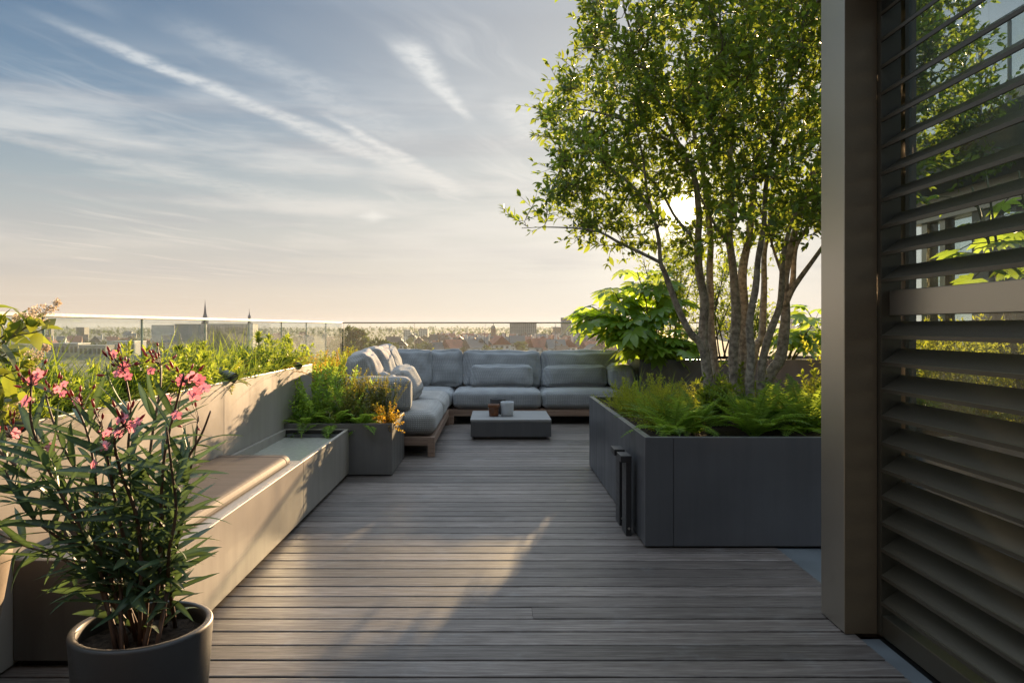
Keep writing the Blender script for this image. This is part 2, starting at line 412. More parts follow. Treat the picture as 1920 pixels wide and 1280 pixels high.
def glass_mat(name, tint=(.93, .97, .95), dust=.05, streak=1.0):
    m, N, b = new_mat(name); N.n.remove(b)
    co = N.new('ShaderNodeTexCoord').outputs['Object']; x, y, z = N.sep(co)
    tr = N.new('ShaderNodeBsdfTransparent'); tr.inputs[0].default_value = (*tint, 1)
    gl = N.new('ShaderNodeBsdfGlossy'); gl.inputs['Roughness'].default_value = .02
    ge = N.new('ShaderNodeNewGeometry')
    cs = N.math('ABSOLUTE', N.vmath('DOT_PRODUCT', ge.outputs['Normal'], ge.outputs['Incoming']))
    sch = N.math('ADD', .04, N.math('MULTIPLY', .96, N.math('POWER', N.math('SUBTRACT', 1.0, cs), 5.0)))
    m1 = N.new('ShaderNodeMixShader'); N.put(m1.inputs[0], N.math('MULTIPLY', sch, .8))
    N.l.new(tr.outputs[0], m1.inputs[1]); N.l.new(gl.outputs[0], m1.inputs[2])
    df = N.new('ShaderNodeBsdfDiffuse'); df.inputs[0].default_value = (.55, .53, .47, 1)
    tl = N.new('ShaderNodeBsdfTranslucent'); tl.inputs[0].default_value = (.55, .53, .47, 1)
    dd = N.new('ShaderNodeMixShader'); dd.inputs[0].default_value = .5
    N.l.new(df.outputs[0], dd.inputs[1]); N.l.new(tl.outputs[0], dd.inputs[2])
    # dried rain: soft film, small drops, runs down the pane
    film = N.noise(co, 2.0, 6.0, .65)
    run = N.noise(N.comb(N.math('MULTIPLY', x, 30.0), N.math('MULTIPLY', y, 30.0), N.math('MULTIPLY', z, 1.6)), 1.0, 4.0)
    vo = N.new('ShaderNodeTexVoronoi'); N.put(vo.inputs['Vector'], co); vo.inputs['Scale'].default_value = 85.0
    drop = N.math('MULTIPLY', N.smooth(vo.outputs['Distance'], .22, .08), N.smooth(N.noise(co, 30.0, 2.0), .5, .62))
    a = N.math('MULTIPLY', N.smooth(film, .25, .75, .55, 1.5), dust)
    a = N.math('ADD', a, N.math('MULTIPLY', N.smooth(run, .58, .75), dust * .7 * streak))
    a = N.math('ADD', a, N.math('MULTIPLY', drop, dust * 2.0 * streak), clamp=True)
    m2 = N.new('ShaderNodeMixShader'); N.put(m2.inputs[0], a)
    N.l.new(m1.outputs[0], m2.inputs[1]); N.l.new(dd.outputs[0], m2.inputs[2])
    N.l.new(m2.outputs[0], N.n['Material Output'].inputs[0]); return m

M = {}
M['deck'] = deck_mat()
M['sub'] = solid('dark_underlay', (.012, .011, .01), .9)
M['paving'] = solid('grey_paving', (.11, .125, .135), .6, 0, .15, 3.0, .1)
M['slab'] = solid('roof_slab', (.2, .2, .19), .8)
M['taupe'] = weathered('taupe_coated_metal', (.305, .276, .240), .40, .55, .06)
M['taupe_rim'] = solid('rim_metal', (.45, .42, .38), .28, .4, .06, 40.0)
M['anth'] = weathered('anthracite_coated_metal', (.072, .074, .080), .38, .6, .12)
M['anth_brown'] = weathered('dark_taupe_metal', (.115, .108, .10), .45, .5, .14)
M['bronze'] = solid('bronze_anodised', (.43, .385, .32), .36, .9, .05, 220.0, .05, 500.0, .5)
M['bronze_dark'] = solid('dark_bronze', (.082, .069, .048), .36, .45, .06, 200.0, .04, 500.0, .5)
M['bronze_shade'] = solid('shaded_bronze', (.20, .145, .09), .45, .35, .06, 200.0, .04, 500.0, .5)  # browner bronze for the post front, its shade mixed into the colour
M['black'] = solid('black_metal', (.018, .018, .02), .42, .0, .1, 40.0)
M['steel'] = solid('brushed_steel', (.55, .54, .52), .28, 1, .08, 40.0)
M['rail'] = solid('rail_steel', (.34, .33, .31), .6, .6, .05, 30.0)
M['soil'] = solid('soil', (.045, .032, .024), .95, 0, .6, 40.0, 1.0, 60.0, .1)
M['stone'] = solid('wet_stone', (.42, .42, .36), .12, 0, .08, 30.0, .015, 90.0, .7)
M['seatwood'] = wood_mat('walnut_seat', (.038, .033, .032), (.062, .054, .052), (.09, .08, .077), 0, .68, 30.0)
M['groove'] = solid('groove_black', (.01, .009, .008), .6)
M['teak'] = wood_mat('teak', (.17, .11, .08), (.26, .175, .13), (.36, .26, .2), 0, .55, 45.0)
M['greytop'] = wood_mat('weathered_tabletop', (.15, .15, .15), (.24, .235, .23), (.34, .335, .325), 0, .5, 40.0)
M['fabric'] = fabric_mat('rib_weave_fabric', (.16, .168, .178), (.40, .418, .432))
M['fabric_fine'] = fabric_mat('herringbone_fabric', (.17, .165, .158), (.48, .47, .45))
M['seam'] = solid('seam_thread', (.06, .06, .06), .9)
M['amber'] = solid('brown_glaze', (.16, .06, .022), .25, 0, .4, 9.0)
M['greypot'] = solid('pale_grey_ceramic', (.42, .44, .46), .5, 0, .06, 90.0)
M['darkpot'] = solid('dark_ceramic', (.03, .03, .034), .4)
M['bark'] = solid('grey_bark', (.36, .315, .26), .85, 0, .5, 26.0, 1.0, 45.0, .2)
M['twig'] = solid('twig_bark', (.11, .078, .05), .85, 0, .3, 30.0)
M['stem'] = solid('green_stem', (.10, .095, .035), .6, 0, .3, 20.0)
M['ostem'] = solid('reddish_stem', (.10, .055, .035), .6, 0, .3, 20.0)
M['terra'] = solid('sandy_pot', (.20, .155, .11), .7, 0, .12, 20.0, .2, 80.0)
M['glass'] = glass_mat('balustrade_glass', (.94, .97, .955), .03)
M['glass_side'] = glass_mat('side_balustrade_glass', (.90, .94, .92), .06)
M['glass_win'] = glass_mat('window_glass', (.84, .90, .90), .07, 1.6)
M['edge'] = solid('glass_edge', (.35, .52, .46), .2, 0, .05)
M['lens'] = solid('lamp_lens', (.12, .12, .12), .1)
M['green_tag'] = solid('green_plastic', (.01, .13, .07), .4)

ML = {}
ML['tree'] = leafmat('tree_leaves', (.040, .092, .019), (.090, .150, .027), (.41, .50, .04), .45, .40, .45, (.13, .13, .02), .05)
ML['fatsia'] = leafmat('fatsia_leaves', (.065, .14, .024), (.11, .20, .036), (.60, .72, .06), .6, .30, .5)
ML['shrub'] = leafmat('shrub_leaves', (.045, .095, .016), (.085, .15, .026), (.5, .56, .045), .48, .4, .4)
ML['fern'] = leafmat('fern_fronds', (.075, .15, .028), (.14, .24, .042), (.55, .70, .06), .48, .5, .3)
ML['yfern'] = leafmat('yellow_green_fronds', (.10, .16, .024), (.20, .235, .03), (.6, .58, .04), .5, .5, .3)
ML['olive'] = leafmat('olive_foliage', (.045, .062, .018), (.105, .110, .028), (.44, .38, .04), .36, .5, .3)
ML['gold'] = leafmat('golden_foliage', (.12, .10, .014), (.22, .13, .02), (.75, .45, .03), .5, .5, .3)
ML['grass'] = leafmat('grass_blades', (.04, .09, .014), (.085, .14, .022), (.43, .52, .035), .48, .4, .4)
ML['ole'] = leafmat('oleander_leaves', (.018, .044, .028), (.085, .135, .070), (.16, .26, .05), .2, .46, .35)
ML['oval'] = leafmat('oval_leaves', (.04, .075, .014), (.075, .115, .02), (.42, .46, .04), .42, .35, .5)
ML['petal'] = leafmat('pink_petals', (.52, .14, .22), (.68, .32, .38), (.85, .25, .3), .35, .55, .3)
ML['bud'] = leafmat('red_buds', (.26, .035, .045), (.34, .07, .07), (.6, .05, .05), .25, .5, .3)
ML['cream'] = leafmat('cream_blossom', (.45, .34, .22), (.62, .52, .40), (.6, .5, .35), .35, .7, .2)
ML['far'] = leafmat('far_foliage', (.035, .06, .018), (.075, .10, .03), (.2, .24, .04), .2, .8, .1)
# ------------------------------------------------------------------ setting: deck, paving, roof slab
PITCH, Y0 = .1486, 2.988
def make_deck():
    rng = random.Random(3); mb = MB(); gap = .0068
    k0, k1 = -24, 63
    for k in range(k0, k1):
        a, b = Y0 + k * PITCH + gap, Y0 + (k + 1) * PITCH - gap
        x1 = 1.787 if a > 3.37 else 1.645
        xs = [-4.2]; x = -4.2 + rng.uniform(.4, 5.8)
        if x < x1 - .6 and rng.random() < .4: xs.append(x)
        xs.append(x1)
        for i in range(len(xs) - 1):
            e = rng.uniform(-.0012, .0012)
            xa, xb = xs[i] + (.0006 if i else 0), xs[i + 1] - .0006
            c = .0028
            poly = [(a, -.03), (b, -.03), (b, e - c), (b - c, e), (a + c, e), (a, e - c)]
            mb.prism(poly, xa, xb, 'x', 0, rng.random())
    o = mb.build('deck', M['deck']); tag(o, kind='structure')
    tag(MB().box(-4.2, 6.5, -.6, 12.45, -.09, -.034).build('deck_underlay', M['sub']), kind='structure')
    tag(MB().box(1.79, 6.5, 3.37, 12.45, -.03, -.006).build('paving', M['paving']), kind='structure')
    tag(MB().box(1.648, 1.735, -.6, 3.366, -.03, -.008).build('threshold_strip', M['paving']), kind='structure')
    tag(MB().box(-4.4, 6.7, -3.5, 12.6, -.45, -.094).build('roof_slab', M['slab']), kind='structure')
make_deck()

# ------------------------------------------------------------------ planters
def open_box(root, x0, x1, y0, y1, z0, z1, t, m, rim=None, soil=.07, seams=(), name='planter_wall'):
    """four butted walls, front with panel joints, a rim strip and soil"""
    g = .0025
    xs = [x0] + list(seams) + [x1]
    f = MB()
    for i in range(len(xs) - 1):
        f.box(xs[i] + (g / 2 if i else 0), xs[i + 1] - (g / 2 if i < len(xs) - 2 else 0), y0, y0 + t, z0, z1)
    f.build('front_panel', m, root, bevel=.0025)
    if seams: MB().box(x0 + t, x1 - t, y0 + t - .004, y0 + t + .002, z0, z1 - .02).build('backing', M['black'], root)
    s = MB(); s.box(x0, x0 + t, y0 + t + .0003, y1, z0, z1); s.build('side_panel', m, root, bevel=.0025)
    s = MB(); s.box(x1 - t, x1, y0 + t + .0003, y1, z0, z1); s.build('side_panel', m, root, bevel=.0025)
    s = MB(); s.box(x0 + t + .0003, x1 - t - .0003, y1 - t, y1, z0, z1); s.build('back_panel', m, root, bevel=.0025)
    soil_sheet(root, x0 + t, x1 - t, y0 + t + .003, y1 - t, z1 - soil)

def soil_sheet(root, x0, x1, y0, y1, z, step=.045, amp=.035, seed=0):
    nx, ny = max(2, int((x1 - x0) / step)), max(2, int((y1 - y0) / step)); v = []
    for j in range(ny + 1):
        for i in range(nx + 1):
            x, y = x0 + (x1 - x0) * i / nx, y0 + (y1 - y0) * j / ny
            v.append((x, y, z + amp * noise.noise((x * 4, y * 4, seed)) + .4 * amp * noise.noise((x * 17, y * 17, seed + 5))))
    f = [(j * (nx + 1) + i, j * (nx + 1) + i + 1, (j + 1) * (nx + 1) + i + 1, (j + 1) * (nx + 1) + i) for j in range(ny) for i in range(nx)]
    return MB().add(v, f).build('soil', M['soil'], root, smooth=True)

BP = dict(x0=.9535, x1=4.1, y0=4.72, y1=7.5, z1=.70)
big = thing('planter', 'large dark grey metal planter full of ferns round the multi-stemmed tree', 'planter', (BP['x0'], BP['y0'], 0))
open_box(big, BP['x0'], BP['x1'], BP['y0'], BP['y1'], .012, BP['z1'], .042, M['anth'], seams=(1.132, 2.30), soil=.06)

back = thing('planter', 'dark planter behind the right end of the sofa, holding the big-leaved shrub', 'planter', (2.08, 10.7, 0))
open_box(back, 2.08, 5.6, 10.7, 12.15, .012, .926, .04, M['anth'], soil=.05)

WX = -1.976
low = thing('planter', 'low strip planter between the left glass balustrade and the sofa cushions', 'planter', (-2.47, 8.13, 0))
open_box(low, -2.47, -1.80, 8.13, 12.2, .012, .72, .03, M['taupe'], soil=.04)
strip = thing('planter', 'narrow planter hidden behind the sofa back along the far glass', 'planter', (-1.78, 11.86, 0))
open_box(strip, -1.79, 2.05, 11.86, 12.2, .012, .84, .03, M['anth'], soil=.04)

raised = thing('raised_planter', 'tall pale metal planter wall running behind the bench, filled with grasses', 'planter', (WX, 2.95, 0))
def make_raised():
    ys = [2.95, 5.456, 8.10]; g = .003
    for i in range(2):
        MB().box(WX - .028, WX, ys[i] + (g / 2 if i else 0), ys[i + 1] - (g / 2 if i == 0 else 0), .012, .995).build('front_panel', M['taupe'], raised, bevel=.003)
    MB().box(WX - .034, WX - .030, 3.0, 8.05, .03, .97).build('backing', M['black'], raised)
    MB().box(-2.47, WX - .0285, 8.072, 8.10, .012, .995).build('end_panel', M['taupe'], raised, bevel=.003)
    MB().box(-2.47, WX - .0285, 2.95, 2.978, .012, .995).build('end_panel', M['taupe'], raised, bevel=.003)
    MB().box(-2.498, -2.4705, 2.95, 8.10, .012, .995).build('back_panel', M['taupe'], raised, bevel=.003)
    soil_sheet(raised, -2.47, WX - .036, 2.98, 8.07, .93)
make_raised()

SP = (-1.973, -.96, 7.0, 7.95, .491)
small = thing('planter', 'low taupe square planter with ferns between the bench and the sofa', 'planter', (SP[0], SP[2], 0))
open_box(small, SP[0], SP[1], SP[2], SP[3], .012, SP[4], .028, M['anth_brown'], soil=.04)

# ------------------------------------------------------------------ bench with seat and basin
bench = thing('storage_bench', 'long sunlit metal bench with a wooden seat and a shallow stone basin', 'bench', (-1.363, 3.06, 0))
def make_bench():
    x0, x1, y0, y1, z = WX + .003, -1.363, 3.06, 6.995, .442; t = .03
    g = .003
    MB().box(x1 - t, x1, y0, 5.33 - g / 2, .03, z).build('front_panel', M['taupe'], bench, bevel=.004)
    MB().box(x1 - t, x1, 5.33 + g / 2, y1, .03, z).build('front_panel', M['taupe'], bench, bevel=.004)
    MB().box(x0, x1 - t - .0005, y0 + .002, y0 + t, .03, z).build('end_panel', M['anth_brown'], bench, bevel=.003)  # near end in a darker metal: its shade is put into the colour
    MB().box(x0, x1 - t - .0005, y1 - t, y1, .03, z).build('end_panel', M['taupe'], bench, bevel=.003)
    MB().box(x0, x0 + t, y0 + t + .0005, y1 - t - .0005, .03, z).build('back_rail', M['taupe'], bench, bevel=.003)
    MB().box(x0 + .02, x1 - .05, y0 + .03, y1 - .03, .0, .03).build('plinth', M['black'], bench)
    # fixed top under the seat, flush basin beyond
    MB().box(x0 + t + .001, x1 - t - .001, y0 + t + .001, 5.36, .05, z - .004).build('top_panel', M['taupe'], bench)
    ba = MB(); bx0, bx1, by0, by1 = x0 + t + .001, x1 - t - .001, 5.362, y1 - t - .001
    ba.box(bx0, bx1, by0, by1, .30, .372)
    ba.build('basin', M['stone'], bench)
    MB().box(bx0, bx1, by1 - .014, by1 - .001, .374, .436).build('basin_lining', M['groove'], bench)
    MB().box(bx0 + .02, bx1 - .02, by1 - .05, by1 - .016, .374, .40).build('overflow_ledge', M['anth'], bench)
    # wooden seat with rounded long edges that wraps down to the rim
    sx0, sx1, zt = WX + .012, -1.437, .497
    def prof(a, b, lo, hi, r):
        p = [(a, lo), (b, lo)]
        for i in range(7): w = math.pi / 2 * i / 6; p.append((b - r + r * math.cos(w), hi - r + r * math.sin(w)))
        for i in range(7): w = math.pi / 2 + math.pi / 2 * i / 6; p.append((a + r + r * math.cos(w), hi - r + r * math.sin(w)))
        return p
    seat = MB()
    ya, yb, yg = 3.33, 5.255, 5.17
    pr = prof(sx0, sx1, z + .0015, zt, .05)
    seat.prism([(p[0], p[1]) for p in pr], ya, yg - .004, 'y', 0, .3)
    seat.prism([(p[0], p[1]) for p in pr], yg + .004, yb, 'y', 0, .3)
    so_ = seat.build('seat', M['seatwood'], bench, bevel=.004)
    gr = MB(); pi = prof(sx0 + .004, sx1 - .004, z + .003, zt - .005, .046)
    gr.prism([(p[0], p[1]) for p in pi], yg - .0038, yg + .0038, 'y'); gr.build('joint', M['groove'], so_)
make_bench()

# ------------------------------------------------------------------ black bollards at the big planter
def bollard():
    o = thing('bollard', 'x', 'bollard', (.90, 4.99, 0), 'black bollards beside the big planter')
    b = MB(); b.box(.880, .917, 4.99, 5.15, .0, .492); b.build('post', M['black'], o, bevel=.003)
    b = MB(); b.box(.844, .9172, 4.985, 5.152, .4925, .537); b.build('cap', M['black'], o, bevel=.003)
    b = MB(); b.tube([(.899, 4.9895, .052), (.899, 4.9835, .052)], .008, 14); b.build('bolt', M['steel'], o)
    return o
b1 = bollard(); b1['label'] = 'nearer of two black flat-capped bollards against the big planter'
b2 = copy_tree(b1); b2.location.y += .265; b2['label'] = 'rear black flat-capped bollard, half hidden behind its twin'

# ------------------------------------------------------------------ house: post, louvred shutter, glass, canopy
def make_house():
    p = thing('canopy_post', 'tall square bronze metal post beside the louvred shutter', 'post', (1.67, 3.5, 0))
    MB().box(1.594, 1.742, 3.402, 3.645, .006, 2.995).build('shaft', M['bronze'], p, bevel=.003)
    MB().box(1.5955, 1.741, 3.3985, 3.4015, .004, 2.99).build('shaded_front', M['bronze_shade'], p)  # thin plate added to paint the shade of the front face
    sh = thing('louvred_shutter', 'dark bronze louvred shutter panel filling the right edge of the view', 'shutter', (1.79, 3.37, 0))
    x0, x1, yf, yn = 1.744, 1.835, 3.368, .35
    MB().box(x0, x1, yf, yf + .050, .006, 2.993).build('stile', M['bronze_dark'], sh, bevel=.002)
    MB().box(x0, x1, yn - .05, yn, .006, 2.993).build('stile', M['bronze_dark'], sh, bevel=.002)
    MB().box(x0 + .004, x1, yn + .0005, yf - .0005, .006, .100).build('bottom_rail', M['bronze_dark'], sh, bevel=.003)
    MB().box(x0 + .037, x1, yn + .0005, yf - .0005, 1.449, 1.561).build('mid_rail', M['bronze'], sh, bevel=.003)
    MB().box(x0 + .004, x1, yn + .0005, yf - .0005, 2.90, 2.992).build('top_rail', M['bronze_dark'], sh, bevel=.003)
    proto = None
    zs = [1.357 - .1199 * k for k in range(11)] + [1.609 + .1204 * k for k in range(11)]
    for zt in zs:
        if proto is None:
            dz = .066
            poly = [(x0, -.012), (x0 + .006, -.013), (x0 + .010, -.002), (x1, dz - .007), (x1, dz), (x0 + .007, .006), (x0, .004)]
            b = MB(); b.prism([(q[0], q[1] + zt) for q in poly], yn + .001, yf - .001, 'y')
            proto = b.build('blade', M['bronze_dark'], sh); z0 = zt
        else:
            c = proto.copy(); COL.objects.link(c); c.parent = sh; c.location.z = proto.location.z + zt - z0
    w = thing('window', 'fixed window pane with dried rain marks directly behind the louvred shutter', 'window', (1.88, 1.9, 0))
    MB().box(1.866, 1.878, .3, 3.36, .06, 2.95).build('pane', M['glass_win'], w)
    MB().box(1.85, 1.90, .25, 3.40, .006, .058).build('sill', M['bronze_dark'], w)
    MB().box(1.85, 1.90, 3.362, 3.44, .0585, 2.952).build('frame', M['bronze_dark'], w)
    cp = thing('header_beam', 'dark bronze header beam resting on the bronze post above the shutter', 'beam', (1.7, 1.0, 3))
    MB().box(1.592, 1.90, -2.0, 3.70, 3.0, 3.26).build('beam', M['bronze_dark'], cp, bevel=.005)
    hw = thing('unseen_house_wall', 'unseen dark metal clad house wall added behind the viewpoint to block sky light', 'wall', (0, -1.05, 0))
    MB().box(-6, 1.58, -1.25, -.85, -.09, 3.6).build('cladding', M['bronze_dark'], hw)  # unseen wall added to keep sky light off the faces towards the camera
make_house()

# wing of the penthouse seen between the blades
def make_wing():
    X = 4.55
    def yat(px): return F * X / (px - CX)
    g = thing('penthouse_wing', 'grey penthouse wing with window posts seen between the shutter blades', 'building', (X, 6, 0))
    y_far = yat(1738); zb = 2.62
    MB().box(X - .35, X + 3.2, 2.6, y_far + .9, zb + .12, zb + .62).build('roof_slab', M['slab'], g, bevel=.01)
    MB().box(X - .05, X + .15, 2.6, y_far + .25, zb - .14, zb + .118).build('lintel', M['bronze'], g, bevel=.004)
    MB().box(X, X + .12, y_far, y_far + .10, .0, zb - .142).build('window_post', M['bronze'], g)
    MB().box(X + .03, X + .06, yat(1826) + .08, y_far - .002, .3, zb - .142).build('window', M['glass_win'], g)
    MB().box(X - .02, X + .12, yat(1858), yat(1826), .0, zb - .142).build('window_post', M['taupe'], g)
    MB().box(X, X + .1, yat(1772), yat(1762), .0, zb - .142).build('window_post', M['bronze'], g)
    MB().box(X + .03, X + .06, yat(1905), yat(1858) - .002, .3, zb - .142).build('window', M['glass_win'], g)
    MB().box(X, X + .12, 2.6, yat(1905) - .002, .0, zb - .142).build('window_post', M['bronze_dark'], g)
    MB().box(X + .5, X + 3.2, 2.6, y_far - .3, .0, zb - .142).build('interior_wall', M['anth_brown'], g)
    # storey above, set back, and the balustrade on its edge
    MB().box(X + .5, X + 3.0, 2.6, yat(1790) , zb + .622, zb + 1.1).build('upper_wall', M['taupe'], g)
    rl = thing('roof_balustrade', 'glass balustrade with thin steel rail on the roof of the grey wing', 'balustrade', (X, 6, zb + .62))
    z0 = zb + .625; z1 = 4.12
    MB().tube([(X, 2.7, z1), (X, y_far + .6, z1)], .018, 8).build('rail', M['rail'], rl)
    MB().tube([(X, y_far + .6, z1), (X + 3, y_far + .6, z1)], .018, 8).build('rail', M['rail'], rl)
    for yy in (yat(1838), yat(1893), yat(1785)):
        MB().box(X - .012, X + .012, yy - .012, yy + .012, z0, z1 - .02).build('post', M['rail'], rl)
    MB().box(X - .006, X + .006, 2.75, y_far + .55, z0 + .03, z1 - .022).build('pane', M['glass'], rl)
make_wing()

# ------------------------------------------------------------------ glass balustrades
GX, GY, GZ, PW = -2.52, 12.33, 1.475, 1.166
def make_balustrade():
    l = thing('glass_balustrade', 'dusty glass balustrade with a bright sunlit rail along the left terrace edge', 'balustrade', (GX, GY, 0))
    MB().box(GX - .022, GX + .022, -1.0, GY + .022, GZ - .022, GZ).build('rail', M['rail'], l, bevel=.004)
    n = 10
    for i in range(n):
        a = GY - i * PW
        MB().box(GX - .007, GX + .007, a - PW + .006, a - .006, .0, GZ - .0225).build('pane', M['glass_side'], l)
        MB().box(GX - .0074, GX + .0074, a - PW + .0005, a - PW + .0057, .0, GZ - .023).build('pane_edge', M['edge'], l)
    b = thing('glass_balustrade', 'clear glass balustrade with a thin dark rail behind the sofa', 'balustrade', (GX, GY, 0))
    MB().box(GX + .0225, 6.4, GY - .022, GY + .022, GZ - .024, GZ - .002).build('rail', M['bronze'], b, bevel=.004)
    for i in range(7):
        a = GX + .03 + i * PW
        MB().box(a + .006, a + PW - .006, GY - .007, GY + .007, .0, GZ - .025).build('pane', M['glass'], b)
        MB().box(a + .0003, a + .0057, GY - .0074, GY + .0074, .0, GZ - .026).build('pane_edge', M['rail'], b)
make_balustrade()

# ------------------------------------------------------------------ sofas
def cushion_mesh(sx, sy, sz, n=14, r=.07, puff=.03, seed=0, wr=.006, pinch=0.0):
    """soft box centred on the origin: rounded edges, puffed faces, small creases"""
    v = []; f = []; idx = {}
    def key(a, b, c): return (a, b, c)
    def vert(a, b, c):
        k = key(a, b, c)
        if k in idx: return idx[k]
        p = Vector((a / n * 2 - 1, b / n * 2 - 1, c / n * 2 - 1)); h = Vector((sx / 2, sy / 2, sz / 2))
        # spread samples towards the edges
        q = Vector([math.copysign(abs(t) ** .8, t) for t in p])
        w = Vector([q[i] * h[i] for i in range(3)]); rr = min(r, min(h) * .98)
        core = Vector([max(-h[i] + rr, min(h[i] - rr, w[i])) for i in range(3)])
        d = w - core
        if d.length > 1e-6: w = core + d.normalized() * rr
        u = [1 - q[i] * q[i] for i in range(3)]
        m = max(range(3), key=lambda i: abs(q[i]) * (1.0001 if h[i] == min(h) else 1))
        o = [j for j in range(3) if j != m]
        w[m] += math.copysign(puff * (max(0, u[o[0]]) * max(0, u[o[1]])) ** .6 * (1 if h[m] == min(h) else .45), q[m])
        if pinch:
            for i in o:
                if h[m] == min(h): w[i] *= 1 - pinch * (u[o[1 - o.index(i)]]) * abs(q[i]) ** 3 * .5
        s = 7.0; w += Vector((noise.noise(w * s + Vector((seed, 0, 0))), noise.noise(w * s + Vector((0, seed, 3))), noise.noise(w * s + Vector((5, 0, seed))))) * wr
        s = 22.0; w += Vector((0, 0, 1)) * noise.noise(w * s + Vector((seed, 9, 0))) * wr * .35
        idx[k] = len(v); v.append(w); return idx[k]
    for a in range(n):
        for b in range(n):
            for c in (0, n):
                q1 = [vert(a, b, c), vert(a + 1, b, c), vert(a + 1, b + 1, c), vert(a, b + 1, c)]; f.append(q1 if c else q1[::-1])
                q2 = [vert(c, a, b), vert(c, a + 1, b), vert(c, a + 1, b + 1), vert(c, a, b + 1)]; f.append(q2 if c else q2[::-1])
                q3 = [vert(a, c, b), vert(a + 1, c, b), vert(a + 1, c, b + 1), vert(a, c, b + 1)]; f.append(q3[::-1] if c else q3)
    return v, f

def cushion(name, root, c, size, rot=(0, 0, 0), mat='fabric', seed=0, puff=.03, r=.07, wr=.006, pinch=0.0, seam=None):
    from mathutils import Euler
    v, f = cushion_mesh(*size, seed=seed, puff=puff, r=r, wr=wr, pinch=pinch, n=18)
    m = Euler(rot).to_matrix(); c = Vector(c)
    mb = MB().add([m @ p + c for p in v], f)
    o = mb.build(name, M[mat], root, origin=None if root else tuple(c), smooth=True)
    sb = o.modifiers.new('smooth', 'SUBSURF'); sb.levels = 1; sb.render_levels = 1
    if seam:      # piping round the rim, in the plane of the two larger axes
        hx, hy, hz = size[0] / 2, size[1] / 2, size[2] / 2; pts = []
        ax = {'x': 0, 'y': 1, 'z': 2}[seam]; o2 = [i for i in range(3) if i != ax]; h = (hx, hy, hz)
        for i in range(33):
            w = 2 * math.pi * i / 32; e = .22
            p = [0, 0, 0]
            for q, fn in zip(o2, (math.cos, math.sin)): t = fn(w); p[q] = math.copysign(abs(t) ** e, t) * (h[q] + .001) * (.992)
            pts.append(m @ Vector(p) + c)
        MB().tube(pts, .005, 6).build('piping', M[mat], o, smooth=True)
    return o

